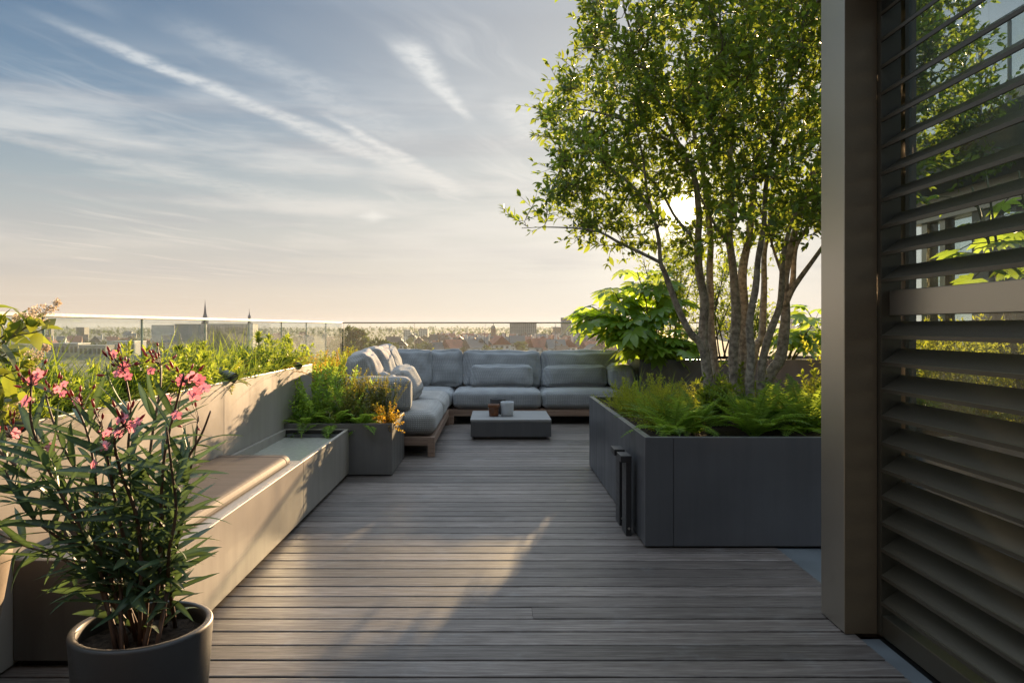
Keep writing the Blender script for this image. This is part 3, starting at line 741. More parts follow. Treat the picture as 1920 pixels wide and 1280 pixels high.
def make_sofas():
    L = thing('sofa', 'left sofa run with leaning cushions, its seats towards the deck catching the sun', 'sofa', (-1.15, 9.3, 0))
    zt, zb = .215, .120
    def frame(root, x0, x1, y0, y1, legs):
        t = .05
        MB().box(x0, x1, y0, y0 + t, zb, zt).build('frame_rail', M['teak'], root, bevel=.006)
        MB().box(x0, x1, y1 - t, y1, zb, zt).build('frame_rail', M['teak'], root, bevel=.006)
        MB().box(x1 - t, x1, y0 + t + .0005, y1 - t - .0005, zb, zt).build('frame_rail', M['teak'], root, bevel=.006)
        MB().box(x0, x0 + t, y0 + t + .0005, y1 - t - .0005, zb, zt).build('frame_rail', M['teak'], root, bevel=.006)
        for lx, ly in legs: MB().box(lx, lx + .076, ly, ly + .076, 0.0, zt - .002).build('leg', M['teak'], root, bevel=.006)
    frame(L, -1.70, -.645, 8.02, 10.66, [(-.718, 8.016), (-1.66, 8.016), (-.718, 10.58), (-1.66, 10.58)])
    sl = MB()
    for i in range(26): sl.box(-1.64, -.70, 8.09 + i * .097, 8.15 + i * .097, zt - .02, zt + .008, 0, i / 26)
    sl.build('slatted_base', M['teak'], L)
    cushion('seat_cushion', L, (-1.175, 8.69, .357), (1.075, 1.35, .262), seed=1, puff=.022, r=.10, mat='fabric_fine', seam='z')
    cushion('seat_cushion', L, (-1.175, 9.99, .360), (1.075, 1.26, .268), seed=2, puff=.024, r=.10, mat='fabric_fine', seam='z')
    cushion('armrest', L, (-1.30, 8.16, .665), (.78, .25, .37), seed=3, puff=.012, r=.07, mat='fabric_fine', seam='y')
    for i, (yc, dy, zc, sd) in enumerate([(8.66, .76, .795, 4), (9.46, .80, .82, 5), (10.22, .80, .82, 6)]):
        cushion('back_cushion', L, (-1.475 + .01 * i, yc, zc), (.27, dy, .60), rot=(R([3, -2, 2][i]), R(-17), R([4, -3, 2][i])), seed=sd, puff=.065, r=.06, wr=.024, pinch=.16, mat='fabric_fine', seam='x')
    B = thing('sofa', 'long back sofa in grey rib weave facing the viewer before the far glass', 'sofa', (.2, 11.2, 0))
    frame(B, -1.72, 2.04, 10.675, 11.76, [(-.655, 10.67), (1.93, 10.67), (-1.70, 11.66), (1.93, 11.66), (.66, 11.66)])
    sl = MB()
    for i in range(38): sl.box(-1.66 + i * .097, -1.60 + i * .097, 10.73, 11.70, zt - .02, zt + .008, 0, i / 38)
    tk = sl
    for i in range(26): tk.box(-.55 + i * .1, -.548 + i * .1 + .012, 10.672, 10.6745, zt - .045, zt - .003)
    sl.build('slatted_base', M['teak'], B)
    cushion('seat_cushion', B, (-1.16, 11.18, .352), (1.10, 1.06, .255), seed=7, puff=.02, r=.09, seam='z')
    cushion('seat_cushion', B, (.043, 11.16, .352), (1.265, 1.02, .258), seed=8, puff=.024, r=.075, seam='z')
    cushion('seat_cushion', B, (1.325, 11.16, .352), (1.275, 1.02, .258), seed=9, puff=.024, r=.075, seam='z')
    for i, (x0, x1, dz, sd) in enumerate([(-1.52, -.97, .02, 10), (-1.0, -.50, .01, 11), (-.475, .695, .0, 12), (.725, 1.91, .0, 13)]):
        cushion('back_cushion', B, ((x0 + x1) / 2, 11.50 - (.10 if i == 0 else 0), .742 + dz), (x1 - x0, .23, .545), rot=(R(-11), R([1.5, -1, .4, -.6][i]), R([3, -2, 0, .5][i])), seed=sd, puff=.055, r=.05, wr=.022, pinch=.16, seam='y')
    cushion('armrest', B, (1.87, 11.2, .66), (.34, .92, .37), seed=14, puff=.015, r=.12, seam='x')
    grp = 'loose pillows on the sofas'
    o = cushion('pillow', None, (.11, 11.20, .652), (.90, .17, .32), rot=(R(-14), R(.6), R(1)), seed=15, puff=.05, r=.05, wr=.014, pinch=.10)
    tag(o, 'wide lumbar pillow in the middle of the back sofa', 'pillow', grp)
    o = cushion('pillow', None, (1.21, 11.20, .648), (.92, .17, .31), rot=(R(-14), R(-.8), R(-1)), seed=16, puff=.05, r=.05, wr=.014, pinch=.10)
    tag(o, 'wide lumbar pillow at the right end of the back sofa', 'pillow', grp)
    o = cushion('pillow', None, (-1.10, 9.25, .695), (.21, .56, .42), rot=(R(6), R(-24), R(-12)), mat='fabric_fine', seed=17, puff=.055, r=.09, wr=.012, pinch=.12)
    tag(o, 'plump square pillow leaning on the left sofa cushions', 'pillow', grp)
    o = cushion('pillow', None, (-1.21, 8.60, .665), (.18, .50, .40), rot=(R(-4), R(-22), R(5)), mat='fabric_fine', seed=18, puff=.05, r=.085, wr=.012, pinch=.12)
    tag(o, 'small pillow peeping over the left sofa armrest', 'pillow', grp)
make_sofas()

# ------------------------------------------------------------------ coffee table and what stands on it
def make_table():
    t = thing('coffee_table', 'low square coffee table with a weathered wood top and dark box base', 'table', (.205, 9.7, 0))
    x0, x1, y0, y1 = -.297, .705, 9.22, 10.20
    top = MB()
    for i in range(7):
        a = y0 + (y1 - y0) * i / 7; top.box(x0, x1, a + .0015, a + (y1 - y0) / 7 - .0015, .221, .251, 0, random.Random(i).random())
    top.build('tabletop', M['greytop'], t, bevel=.002)
    MB().box(x0 + .004, x1 - .002, y0 + .004, y1 - .004, .037, .2165).build('base_box', M['anth'], t, bevel=.004)
    MB().box(x0 + .03, x1 - .03, y0 + .03, y1 - .03, .217, .2208).build('spacer', M['black'], t)
    MB().box(x0 + .06, x1 - .06, y0 + .05, y1 - .06, .0, .0365).build('plinth', M['black'], t)
    c = P(926, 779, 9.60); z = .2515
    def cup(name, label, cat, x, y, prof, m, n=40):
        o = MB().lathe(prof, (x, y, z), n).build(name, M[m], origin=(x, y, z), smooth=True); return tag(o, label, cat)
    cup('cup', 'small brown glazed cup with a wider rim band on the table', 'cup', -.008, 9.58,
        [(0, 0), (.052, 0), (.060, .004), (.066, .08), (.067, .100), (.073, .104), (.076, .150), (.072, .154), (.069, .150), (.062, .10), (.055, .02), (0, .015)], 'amber')
    cup('candle_holder', 'pale grey ceramic candle holder right of the brown cup', 'candle holder', .165, 9.60,
        [(0, 0), (.068, 0), (.076, .006), (.080, .06), (.085, .14), (.086, .178), (.082, .184), (.078, .178), (.074, .06), (.070, .02), (0, .016)], 'greypot')
    cup('dark_pot', 'dark wide cup standing behind the brown and the grey one', 'cup', .045, 9.86,
        [(0, 0), (.085, 0), (.095, .006), (.101, .10), (.103, .196), (.098, .203), (.093, .198), (.090, .02), (0, .016)], 'darkpot')
make_table()
# ------------------------------------------------------------------ plants
def rvec(rng, up=0.0):
    while True:
        v = Vector((rng.uniform(-1, 1), rng.uniform(-1, 1), rng.uniform(-1, 1)))
        if .1 < v.length < 1: break
    v.normalize(); v.z += up; return v.normalized()

def leaf_sprays(mb, rng, pts, per_m, L, W, spread=50, tmpl=LEAF, tipcluster=3, lsd=.25, upb=.25):
    """leaves along a twig (list of points), alternate, plus a rosette at its tip"""
    B, D, U, LL = [], [], [], []
    seglen = [(pts[i + 1] - pts[i]).length for i in range(len(pts) - 1)]; tot = sum(seglen)
    n = max(2, int(tot * per_m)); a = rng.uniform(0, 6.28)
    for k in range(n):
        s = tot * (k + rng.random()) / n; i = 0
        while i < len(seglen) - 1 and s > seglen[i]: s -= seglen[i]; i += 1
        t = (pts[i + 1] - pts[i]).normalized(); p = pts[i] + t * s
        q = t.orthogonal().normalized(); a += 2.4 + rng.uniform(-.5, .5)
        q = (q * math.cos(a) + t.cross(q) * math.sin(a))
        c = R(spread + rng.uniform(-18, 18)); d = t * math.cos(c) + q * math.sin(c); d.z += upb * rng.uniform(-.6, 1)
        B.append(p); D.append(d.normalized()); U.append(rvec(rng, 1.3)); LL.append(L * rng.uniform(1 - lsd, 1 + lsd))
    t = (pts[-1] - pts[-2]).normalized()
    for k in range(tipcluster):
        d = (t + rvec(rng) * .7).normalized(); B.append(pts[-1]); D.append(d); U.append(rvec(rng, 1.2)); LL.append(L * rng.uniform(.6, 1))
    mb.leaves(B, D, U, LL, np.array(LL) * (W / L), tmpl, rnd=np.array([rng.random() for _ in B]))

def twig_path(rng, p, d, L, n=5, bend=.35, lift=.15):
    pts = [Vector(p)]; d = Vector(d).normalized()
    for i in range(n):
        d = (d + rvec(rng) * bend * .6 + Vector((0, 0, lift)) / n).normalized(); pts.append(pts[-1] + d * (L / n))
    return pts

# ---- the big multi-stemmed tree
def make_tree():
    rng = random.Random(11)
    root = thing('tree', 'tall multi-stemmed tree with the low sun shining through its leaves', 'tree', (2.2, 6.4, .63))
    Y = 6.4
    S = [  # photo-measured stems: (pixels), depth at base, depth at top
        ([(1330, 760), (1318, 660), (1290, 619), (1264, 562), (1248, 513), (1238, 490), (1230, 430), (1212, 350), (1196, 250), (1180, 150)], 6.15, 5.7, .030),
        ([(1332, 770), (1325, 690), (1319, 615), (1320, 560), (1311, 502), (1308, 445), (1311, 395), (1298, 325), (1266, 255), (1239, 208), (1211, 126), (1172, 22), (1160, -90)], 6.3, 5.9, .040),
        ([(1345, 770), (1340, 690), (1332, 602), (1332, 527), (1330, 440), (1322, 350), (1300, 240), (1288, 120), (1270, 0), (1262, -120)], 6.6, 6.9, .040),
        ([(1385, 780), (1377, 685), (1380, 590), (1377, 540), (1370, 477), (1369, 400), (1368, 309), (1374, 225), (1360, 120), (1350, 0), (1338, -160)], 6.35, 6.2, .042),
        ([(1395, 780), (1392, 685), (1395, 590), (1392, 515), (1400, 460), (1412, 360), (1425, 261), (1433, 183), (1447, 100), (1461, 0), (1470, -150)], 6.6, 6.6, .048),
        ([(1410, 800), (1407, 725), (1404, 647), (1406, 590), (1420, 502), (1430, 440), (1440, 330), (1465, 200), (1500, 80), (1520, -60)], 6.0, 5.6, .036),
        ([(1400, 770), (1412, 660), (1430, 630), (1432, 565), (1435, 490), (1440, 440), (1452, 340), (1490, 230), (1540, 120), (1570, -40)], 6.7, 7.4, .036),
        ([(1425, 790), (1427, 700), (1440, 630), (1462, 575), (1466, 520), (1470, 480), (1500, 380), (1555, 260), (1600, 130), (1650, 0)], 6.3, 6.0, .034),
        ([(1432, 790), (1442, 707), (1462, 670), (1472, 610), (1473, 540), (1481, 472), (1500, 400), (1530, 300), (1570, 190), (1590, 60), (1600, -60)], 6.4, 6.5, .050)]
    limbs = [([(1236, 492), (1170, 459), (1124, 436), (1075, 428), (1022, 426), (975, 428)], 5.72, 5.6, .012),
             ([(1472, 572), (1490, 538), (1512, 503), (1545, 462), (1600, 400), (1680, 330), (1760, 280)], 6.4, 6.1, .024),
             ([(1474, 555), (1484, 530), (1490, 477), (1510, 435), (1560, 350), (1640, 240), (1720, 120)], 6.4, 6.9, .026),
             ([(1224, 405), (1190, 355), (1140, 310), (1092, 270), (1045, 235)], 5.75, 5.6, .012),
             ([(1262, 270), (1200, 235), (1140, 215), (1080, 205), (1035, 210)], 5.9, 5.7, .013),
             ([(1212, 130), (1160, 105), (1110, 90), (1070, 95)], 5.9, 5.9, .011),
             ([(1297, 440), (1262, 400), (1215, 330), (1150, 285), (1075, 270)], 5.8, 6.6, .013),
             ([(1370, 470), (1340, 420), (1310, 350), (1290, 250)], 6.3, 5.4, .013),
             ([(1440, 440), (1410, 410), (1385, 360), (1340, 320)], 6.6, 7.3, .013),
             ([(1473, 540), (1450, 460), (1430, 400), (1400, 340)], 6.5, 5.5, .013)]
    tk = MB(); paths = []
    for k, (px, ya, yb, r) in enumerate(S + limbs):
        n = len(px); pts = [P(x, y, ya + (yb - ya) * i / (n - 1)) for i, (x, y) in enumerate(px)]
        if k < len(S): pts[0].z = .60
        pts = catmull(pts, 4); m = len(pts)
        pts = [p + Vector((noise.noise(p * 3 + Vector((k, 0, 0))), noise.noise(p * 3 + Vector((0, k, 0))), 0)) * .022 for p in pts]
        rad = [max(.0026, r * (1.12 - 1.02 * (i / (m - 1)) ** 1.1)) * (1 + .10 * noise.noise(pts[i] * 6)) for i in range(m)]
        tk.tube(pts, rad, 10); paths.append((pts, rad))
    tk.build('trunk', M['bark'], root, smooth=True)
    crown = MB(); br = MB()
    eye = Vector((0, 0, H)); LOWGAP = (P(1240, 442, 6) - eye).normalized()
    def blocks_sun(p, w):        # the crown is open where the low sun breaks through
        v = p - eye; return (v - SUN * v.dot(SUN)).length < w or (v - LOWGAP * v.dot(LOWGAP)).length < w * .62
    outline = [(1090, -60), (1068, 15), (1100, 55), (1060, 100), (1090, 135), (1042, 165), (1016, 200), (1022, 250), (1052, 285), (1036, 330), (1052, 385), (1085, 440),
               (1130, 462), (1178, 486), (1215, 455), (1262, 462), (1300, 482), (1345, 450), (1400, 462), (1450, 440), (1500, 448), (1545, 432), (1600, 420), (1690, 345), (1770, 325), (1860, 335),
               (1885, 260), (1850, 190), (1835, 80), (1800, -60), (1620, -200), (1420, -250), (1250, -220), (1130, -150)]
    def in_poly(x, y):
        c = False; n = len(outline)
        for i in range(n):
            (x1, y1), (x2, y2) = outline[i], outline[i - 1]
            if (y1 > y) != (y2 > y) and x < (x2 - x1) * (y - y1) / (y2 - y1) + x1: c = not c
        return c
    nodes = []                   # (position, radius, direction)
    for k, (pts, rad) in enumerate(paths):
        for i in range(2, len(pts)):
            if pts[i].z > 1.75: nodes.append((pts[i], rad[i], (pts[i] - pts[i - 1]).normalized()))
    targets = []
    while len(targets) < 980:
        px, py = rng.uniform(1010, 1850), rng.uniform(-250, 490)
        if not in_poly(px, py): continue
        hd = 1.35 * math.sqrt(max(.06, 1 - ((px - 1430) / 430) ** 2)); Yt = 6.25 + rng.uniform(-1, 1) * hd
        p = eye + (P(px, py, 6.25) - eye) * (1 + (Yt - 6.25) / 6.25 * .55); p.y = Yt
        dens = noise.noise(p * 1.5 + Vector((3, 1, 8)))
        if dens < -.16 + (.10 if px < 1240 else 0): continue
        if blocks_sun(p, .10): continue
        targets.append(p)
    for p in [P(1005, 424, 5.6), P(985, 412, 5.6), P(1025, 412, 5.62), P(1040, 436, 5.62), P(968, 432, 5.6), P(1062, 420, 5.65)]: targets.append(p)
    def dist(p):
        return min((p - q[0]).length for q in nodes[::3])
    targets.sort(key=dist)
    NP = np.array([q[0] for q in nodes]); nn = len(nodes)
    for p in targets:
        v = np.array(p) - NP; d = np.sqrt((v ** 2).sum(1)); cost = d + .9 * np.maximum(0, -v[:, 2]) + .25 * np.abs(v[:, 2] - .35 * d)
        b = int(np.argmin(cost)); q, r0, dq = nodes[b]; L = (p - q).length
        if L < .05 or L > 1.9: continue
        c1 = q + dq * L * .33 + rvec(rng) * L * .07; c2 = p - (p - q).normalized() * L * .3 + Vector((0, 0, -.10 * L)) + rvec(rng) * L * .10
        m = max(4, int(L / .09)); path = []
        for i in range(m + 1):
            t = i / m; path.append(q * (1 - t) ** 3 + c1 * 3 * t * (1 - t) ** 2 + c2 * 3 * t * t * (1 - t) + p * t ** 3)
        path = [s_ + rvec(rng) * .010 if 0 < i < m else s_ for i, s_ in enumerate(path)]
        if any(blocks_sun(s_, .07) for s_ in path): continue
        ra = min(r0 * .62, .004 + .007 * L); rads = [max(.0024, ra * (1 - .72 * i / m)) for i in range(m + 1)]
        br.tube(path, rads, 5)
        new = [(path[i], rads[i], (path[i] - path[i - 1]).normalized()) for i in range(2, m + 1)]
        nodes += new; NP = np.vstack([NP, np.array([x_[0] for x_ in new])])
        # leafy twigs along the outer half, a looser one at the tip
        for i in range(max(1, int(m * .35)), m + 1):
            for _ in range(3 if i == m else (2 if rng.random() < .5 else 1)):
                td = ((path[i] - path[i - 1]).normalized() * (.9 if i == m else .45) + rvec(rng) * .85 + Vector((0, 0, .12))).normalized()
                tw = twig_path(rng, path[i], td, rng.uniform(.10, .29), 3, .4, .12)
                if any(blocks_sun(t_, .115) for t_ in tw): continue
                br.tube(tw, [.0024, .0021, .0017, .0012], 3, cap=False)
                leaf_sprays(crown, rng, tw, 30, .066, .032, 52, LEAF, 3, lsd=.38)
    br.build('branch_work', M['twig'], root, smooth=True)
    crown.build('crown', ML['tree'], root, smooth=True)
make_tree()

# ---- ferns
def fern(mb, rng, base, n, L, tilt=(25, 70), pin=20, pl=.085, pw=.016, wide=1.0):
    base = Vector(base)
    for k in range(n):
        a = 2 * math.pi * (k + rng.random() * .8) / n; e = R(90 - rng.uniform(*tilt)); l = L * rng.uniform(.7, 1.1)
        d = Vector((math.cos(a) * math.cos(e), math.sin(a) * math.cos(e), math.sin(e)))
        pts = [base + Vector((math.cos(a), math.sin(a), 0)) * .02]; side = d.cross(Vector((0, 0, 1))).normalized()
        m = pin; bend = rng.uniform(.7, 1.5); tw = rng.uniform(-.25, .25)
        for i in range(m):
            nn = side.cross(d); an = -bend / m
            d = (d * math.cos(an) + nn * math.sin(an) + side * tw / m).normalized(); pts.append(pts[-1] + d * (l / m))
        B, D, U, LL = [], [], [], []
        for i in range(2, m + 1):
            t = i / m; w = pl * wide * (math.sin(math.pi * min(1, .12 + t * .92)) ** .7) * rng.uniform(.9, 1.1)
            dd = (pts[i] - pts[i - 1]).normalized(); nn = side.cross(dd)
            for sg in (-1, 1):
                B.append(pts[i]); D.append((side * sg + dd * .45 + nn * .12 + rvec(rng) * .12).normalized()); U.append(nn); LL.append(max(.008, w))
        rr = np.full(len(B), rng.random())
        mb.leaves(B, D, U, LL, pw, PINNA, rnd=np.clip(rr + np.random.RandomState(k).rand(len(B)) * .3 - .15, 0, 1))
        mb.tube(pts[::2], [.0025] * len(pts[::2]), 3, cap=False, rnd=rng.random())

def feather(mb, rng, base, n, L, tilt=(0, 55), tmpl=PINNA, leaf=.026, w=.007, per_m=150, spread=55):
    """dense bushy plant: many fine upright sprays"""
    base = Vector(base)
    for k in range(n):
        a = rng.uniform(0, 6.28); e = R(90 - rng.uniform(*tilt)); l = L * rng.uniform(.55, 1.1)
        d = Vector((math.cos(a) * math.cos(e), math.sin(a) * math.cos(e), math.sin(e)))
        p = base + Vector((rng.uniform(-1, 1), rng.uniform(-1, 1), 0)) * L * .18
        pts = twig_path(rng, p, d, l, 5, .4, .25); mb.tube(pts, [.0022, .002, .0018, .0015, .0012, .001], 3, cap=False)
        leaf_sprays(mb, rng, pts[1:], per_m, leaf, w, spread, tmpl, 3)

def place(proto, label, loc, rz=0, s=1.0, group=None):
    c = copy_tree(proto); c.location = loc; c.rotation_euler = (0, 0, rz); c.scale = (s, s, s)
    c['label'] = label
    if group: c['group'] = group
    return c

def plants_big_planter():
    zs = .645; rng = random.Random(5)
    g = 'ferns in the big planter'
    protos = []
    for sd in range(3):
        r = random.Random(20 + sd); mb = MB(); fern(mb, r, (0, 0, 0), [28, 30, 26][sd], [.50, .48, .56][sd], (4, 50))
        o = mb.build('fern', ML['fern'], origin=(0, 0, 0)); tag(o, 'x', 'fern', g); protos.append(o)
    spots = [(1.25, 5.19, .82, 'large fern at the near left corner of the big planter', 0), (1.80, 5.19, 1.0, 'broad fern at the front rim of the big planter, below the tree stems', 1),
             (2.18, 5.29, 1.0, 'tall fern in the big planter beside the bronze post', 2), (2.62, 5.22, 1.0, 'fern in the big planter just behind the bronze post', 0),
             (3.2, 5.2, 1.0, 'fern of the big planter glimpsed low between the shutter blades', 1),
             (1.42, 5.30, .75, 'smaller fern tucked behind the near corner fern', 2), (1.24, 5.85, .7, 'small fern midway along the left rim of the big planter', 1),
             (2.02, 5.50, .9, 'fern growing at the foot of the front tree stem', 0), (2.45, 5.75, .95, 'fern right of the tree stems with lit tips', 1)]
    for i, (x, y, s, lb, k) in enumerate(spots):
        if i < 3:
            o = protos[[0, 1, 2][i]]; o.location = (x, y, zs - .01); o.scale = (s, s, s); o['label'] = lb
        else: place(protos[k], lb, (x, y, zs - .01), i * 1.3, s)
    # yellow-green feathery plants, each a clump
    g = 'yellow-green feathery clumps'
    pr = []
    for sd in range(3):
        r = random.Random(40 + sd); mb = MB(); feather(mb, r, (0, 0, 0), 58, .29, (10, 76))
        o = mb.build('feathery_shrub', ML['yfern'], origin=(0, 0, 0)); tag(o, 'x', 'shrub', g); pr.append(o)
    lab = 'low yellow-green feathery clump among the ferns of the big planter'
    sp = [(1.15, 6.35), (1.2, 6.9), (1.5, 6.1), (1.55, 6.65), (1.58, 7.2), (1.95, 6.9), (2.3, 7.15), (2.75, 6.6), (2.9, 5.9), (2.6, 7.2), (3.1, 7.0), (3.4, 6.2), (2.2, 6.2), (1.22, 5.45)]
    for i, (x, y) in enumerate(sp):
        if i < 3: o = pr[i]; o.location = (x, y, zs - .02); o['label'] = lab
        else: o = place(pr[i % 3], lab, (x, y, zs - .02), i * 1.7, rng.uniform(.8, 1.15))
    # leafy bush before the stems
    def bush(name, label, loc, n, L, lf, w, m, tilt=(0, 60), per=60, group=None, tm=NARROW, sd=1):
        r = random.Random(sd); mb = MB(); feather(mb, r, (0, 0, 0), n, L, tilt, tm, lf, w, per, 50)
        o = mb.build(name, m, origin=(0, 0, 0)); o.location = loc; return tag(o, label, 'shrub', group)
    bush('leafy_shrub', 'bright leafy shrub in front of the tree stems', (1.72, 5.72, zs), 50, .36, .058, .022, ML['shrub'], sd=61)
    bush('leafy_shrub', 'small leafy sapling between the tree stems', (2.05, 6.55, zs), 22, .42, .06, .024, ML['shrub'], sd=62)
    bush('leafy_shrub', 'leafy shrub on the right side of the tree stems', (2.75, 6.2, zs), 30, .38, .06, .022, ML['shrub'], sd=63)
    # sedge tuft at the far left corner
    for i, (x, y) in enumerate([(1.35, 7.25), (1.75, 7.3)]):
        r = random.Random(70 + i); mb = MB()
        for k in range(60):
            a = r.uniform(0, 6.28); e = R(r.uniform(45, 88)); mb.blade((r.uniform(-.08, .08), r.uniform(-.08, .08), 0), (math.cos(a) * math.cos(e), math.sin(a) * math.cos(e), math.sin(e)), r.uniform(.22, .46), .010, r.uniform(.2, 1.1), 5)
        o = mb.build('sedge', ML['grass'], origin=(0, 0, 0)); o.location = (x, y, zs)
        tag(o, ['upright sedge tuft at the far left of the big planter', 'sedge tuft at the back rim of the big planter, left of the stems'][i], 'grass', None)
    # hedge seen through the blades
    mb = MB(); r = random.Random(77)
    for k in range(260):
        x, y = r.uniform(3.15, 3.95), r.uniform(4.9, 7.2); d = Vector((r.uniform(-.4, .4), r.uniform(-.4, .4), 1)).normalized()
        pts = twig_path(r, (x, y, .66), d, r.uniform(.45, .82), 4, .35, .2); mb.tube(pts, [.003, .0026, .002, .0016, .001], 3, cap=False)
        leaf_sprays(mb, r, pts, 70, .045, .018, 55, PINNA, 3)
    o = mb.build('hedge', ML['yfern'], origin=(3.5, 6, .65)); tag(o, 'sunlit hedge behind the rain-marked window, below the mid rail', 'hedge')
plants_big_planter()

# ---- big-leaved fatsia and shrubs in the far planter
def palmate(mb, rng, c, d, up, r):
    """one palmate leaf of 7-9 lobes; c where the stalk joins, d the leaf axis"""
    c, d, up = Vector(c), Vector(d).normalized(), Vector(up).normalized(); s = d.cross(up).normalized(); up = s.cross(d)
    k = rng.choice((7, 8, 9)); rn = rng.random(); V = [c]; Fc = []; spread = R(250)
    for i in range(k):
        a = -spread / 2 + spread * i / (k - 1); q = d * math.cos(a) + s * math.sin(a); t = up.cross(q)
        l = r * (1 - .38 * abs(i - (k - 1) / 2) / ((k - 1) / 2)) * rng.uniform(.92, 1.06); w = l * .19; b = len(V)
        dr = lambda f: up * (-.22 * l * f * f + .03 * l * math.sin(3 * f))
        a0 = spread / (k - 1) / 2; rb = r * .28
        V += [c + q * l * .55 - t * w + dr(.55) + up * .02 * l, c + q * l * .55 + dr(.55), c + q * l * .55 + t * w + dr(.55) + up * .02 * l,
              c + q * l * .8 - t * w * .62 + dr(.8), c + q * l * .8 + dr(.8) - up * .01 * l, c + q * l * .8 + t * w * .62 + dr(.8), c + q * l + dr(1.0),
              c + (q * math.cos(a0) - t * math.sin(a0)) * rb, c + (q * math.cos(a0) + t * math.sin(a0)) * rb]
        Fc += [(0, b + 7, b, b + 1), (0, b + 1, b + 2, b + 8), (b, b + 3, b + 4, b + 1), (b + 1, b + 4, b + 5, b + 2), (b + 3, b + 6, b + 4), (b + 4, b + 6, b + 5)]
    mb.add(V, [f[::-1] for f in Fc], 0, rn)

def fatsia(label, base, heads, nl, size, seed):
    rng = random.Random(seed); root = thing('fatsia', label, 'shrub', base)
    st = MB(); lf = MB(); base = Vector(base)
    for h in heads:
        h = Vector(h); mid = (base + h) / 2 + Vector((rng.uniform(-.1, .1), rng.uniform(-.1, .1), .12))
        pts = catmull([base + rvec(rng) * .05, mid, h], 5); st.tube(pts, [.016 - .010 * i / (len(pts) - 1) for i in range(len(pts))], 7)
        for k in range(nl):
            t = rng.uniform(.45, 1.0) ** .6; p = pts[min(len(pts) - 1, int(t * (len(pts) - 1)))]
            a = rng.uniform(0, 6.28); e = rng.uniform(-.35, .75) if t < .95 else rng.uniform(0, 1.1)
            d = Vector((math.cos(a) * math.cos(e), math.sin(a) * math.cos(e), math.sin(e))); l = rng.uniform(.16, .34)
            q = p + d * l + Vector((0, 0, -.03)); st.tube([p, p + d * l * .55 + Vector((0, 0, .015)), q], [.004, .0035, .003], 5)
            dd = Vector((d.x, d.y, d.z * .35 - rng.uniform(.15, .65))).normalized()
            palmate(lf, rng, q, dd, Vector((0, 0, 1)) + rvec(rng) * .35, size * rng.uniform(.75, 1.15))
    st.build('stem', M['stem'], root, smooth=True); lf.build('foliage', ML['fatsia'], root, smooth=True)
    return root

def plants_back():
    z = .88
    fatsia('big-leaved fatsia shrub spreading over the right end of the sofa', (2.30, 11.2, z),
           [P(1110, 575, 10.9), P(1150, 540, 11.0), P(1195, 510, 11.2), P(1240, 520, 11.3), P(1190, 600, 10.8), P(1240, 590, 10.9), P(1170, 640, 10.7), P(1215, 640, 10.7), P(1270, 560, 11.3), P(1275, 640, 10.9), P(1150, 600, 11.1), P(1200, 660, 10.65), P(1250, 665, 10.7), P(1180, 615, 10.6), P(1082, 590, 10.8), P(1290, 660, 10.6)], 15, .30, 5)
    fatsia('fatsia with bright backlit leaves close to the bronze post', (4.35, 11.1, z), [P(1500, 630, 10.9), P(1530, 600, 11.0), P(1490, 655, 10.8), P(1560, 640, 10.9)], 11, .30, 6)
    fatsia('bright yellow-green leaves hanging behind the shutter blades above the mid rail', (3.55, 4.95, .66), [P(1822, 350, 4.9), P(1850, 330, 5.0), P(1910, 320, 4.9), P(1840, 390, 4.9)], 8, .17, 9)
    # small-leaved shrubs with thin stems
    for i, (x, hgt, lb, n) in enumerate([(2.75, 1.75, 'thin-stemmed leafy shrub behind the fatsia, left of the tree stems', 11), (3.35, 1.5, 'airy leafy shrub by the far glass, seen between the tree stems', 9), (4.0, .9, 'low leafy shrub by the far glass behind the rightmost tree stem', 6)]):
        r = random.Random(90 + i); root = thing('leafy_shrub', lb, 'shrub', (x, 11.5, z)); st = MB(); lf = MB()
        for k in range(n):
            p = Vector((x + r.uniform(-.22, .22), 11.5 + r.uniform(-.2, .2), z)); d = Vector((r.uniform(-.35, .35), r.uniform(-.3, .3), 1)).normalized()
            main = twig_path(r, p, d, hgt * r.uniform(.75, 1.1), 8, .18, .2); st.tube(main, [.014 - .0014 * j for j in range(9)], 6)
            for j in range(3, 9):
                for _ in range(4):
                    tw = twig_path(r, main[j], ((main[j] - main[j - 1]).normalized() * .5 + rvec(r)).normalized(), r.uniform(.15, .4), 3, .4, .1)
                    st.tube(tw, [.003, .0026, .002, .0015], 3, cap=False); leaf_sprays(lf, r, tw, 26, .07, .03, 52, LEAF, 3)
        st.build('stem', M['twig'], root, smooth=True); lf.build('foliage', ML['shrub'], root, smooth=True)
    # golden sprigs and grass behind the sofa back
    g = 'golden sprigs behind the sofa'
    for i, (px, s) in enumerate([(742, .6), (756, .8), (775, .7), (803, .9), (818, .8), (946, .8), (1003, .6), (655, 1.0)]):
        r = random.Random(120 + i); mb = MB(); feather(mb, r, (0, 0, 0), 10, .26 * s, (0, 45), PINNA, .03, .012, 90)
        o = mb.build('golden_sprig', ML['gold'] if i % 3 else ML['yfern'], origin=(0, 0, 0)); o.location = (*P(px, 660, 12.02).xy, .80)
        tag(o, 'small golden sprig showing above the back edge of the sofa', 'plant', g)
plants_back()

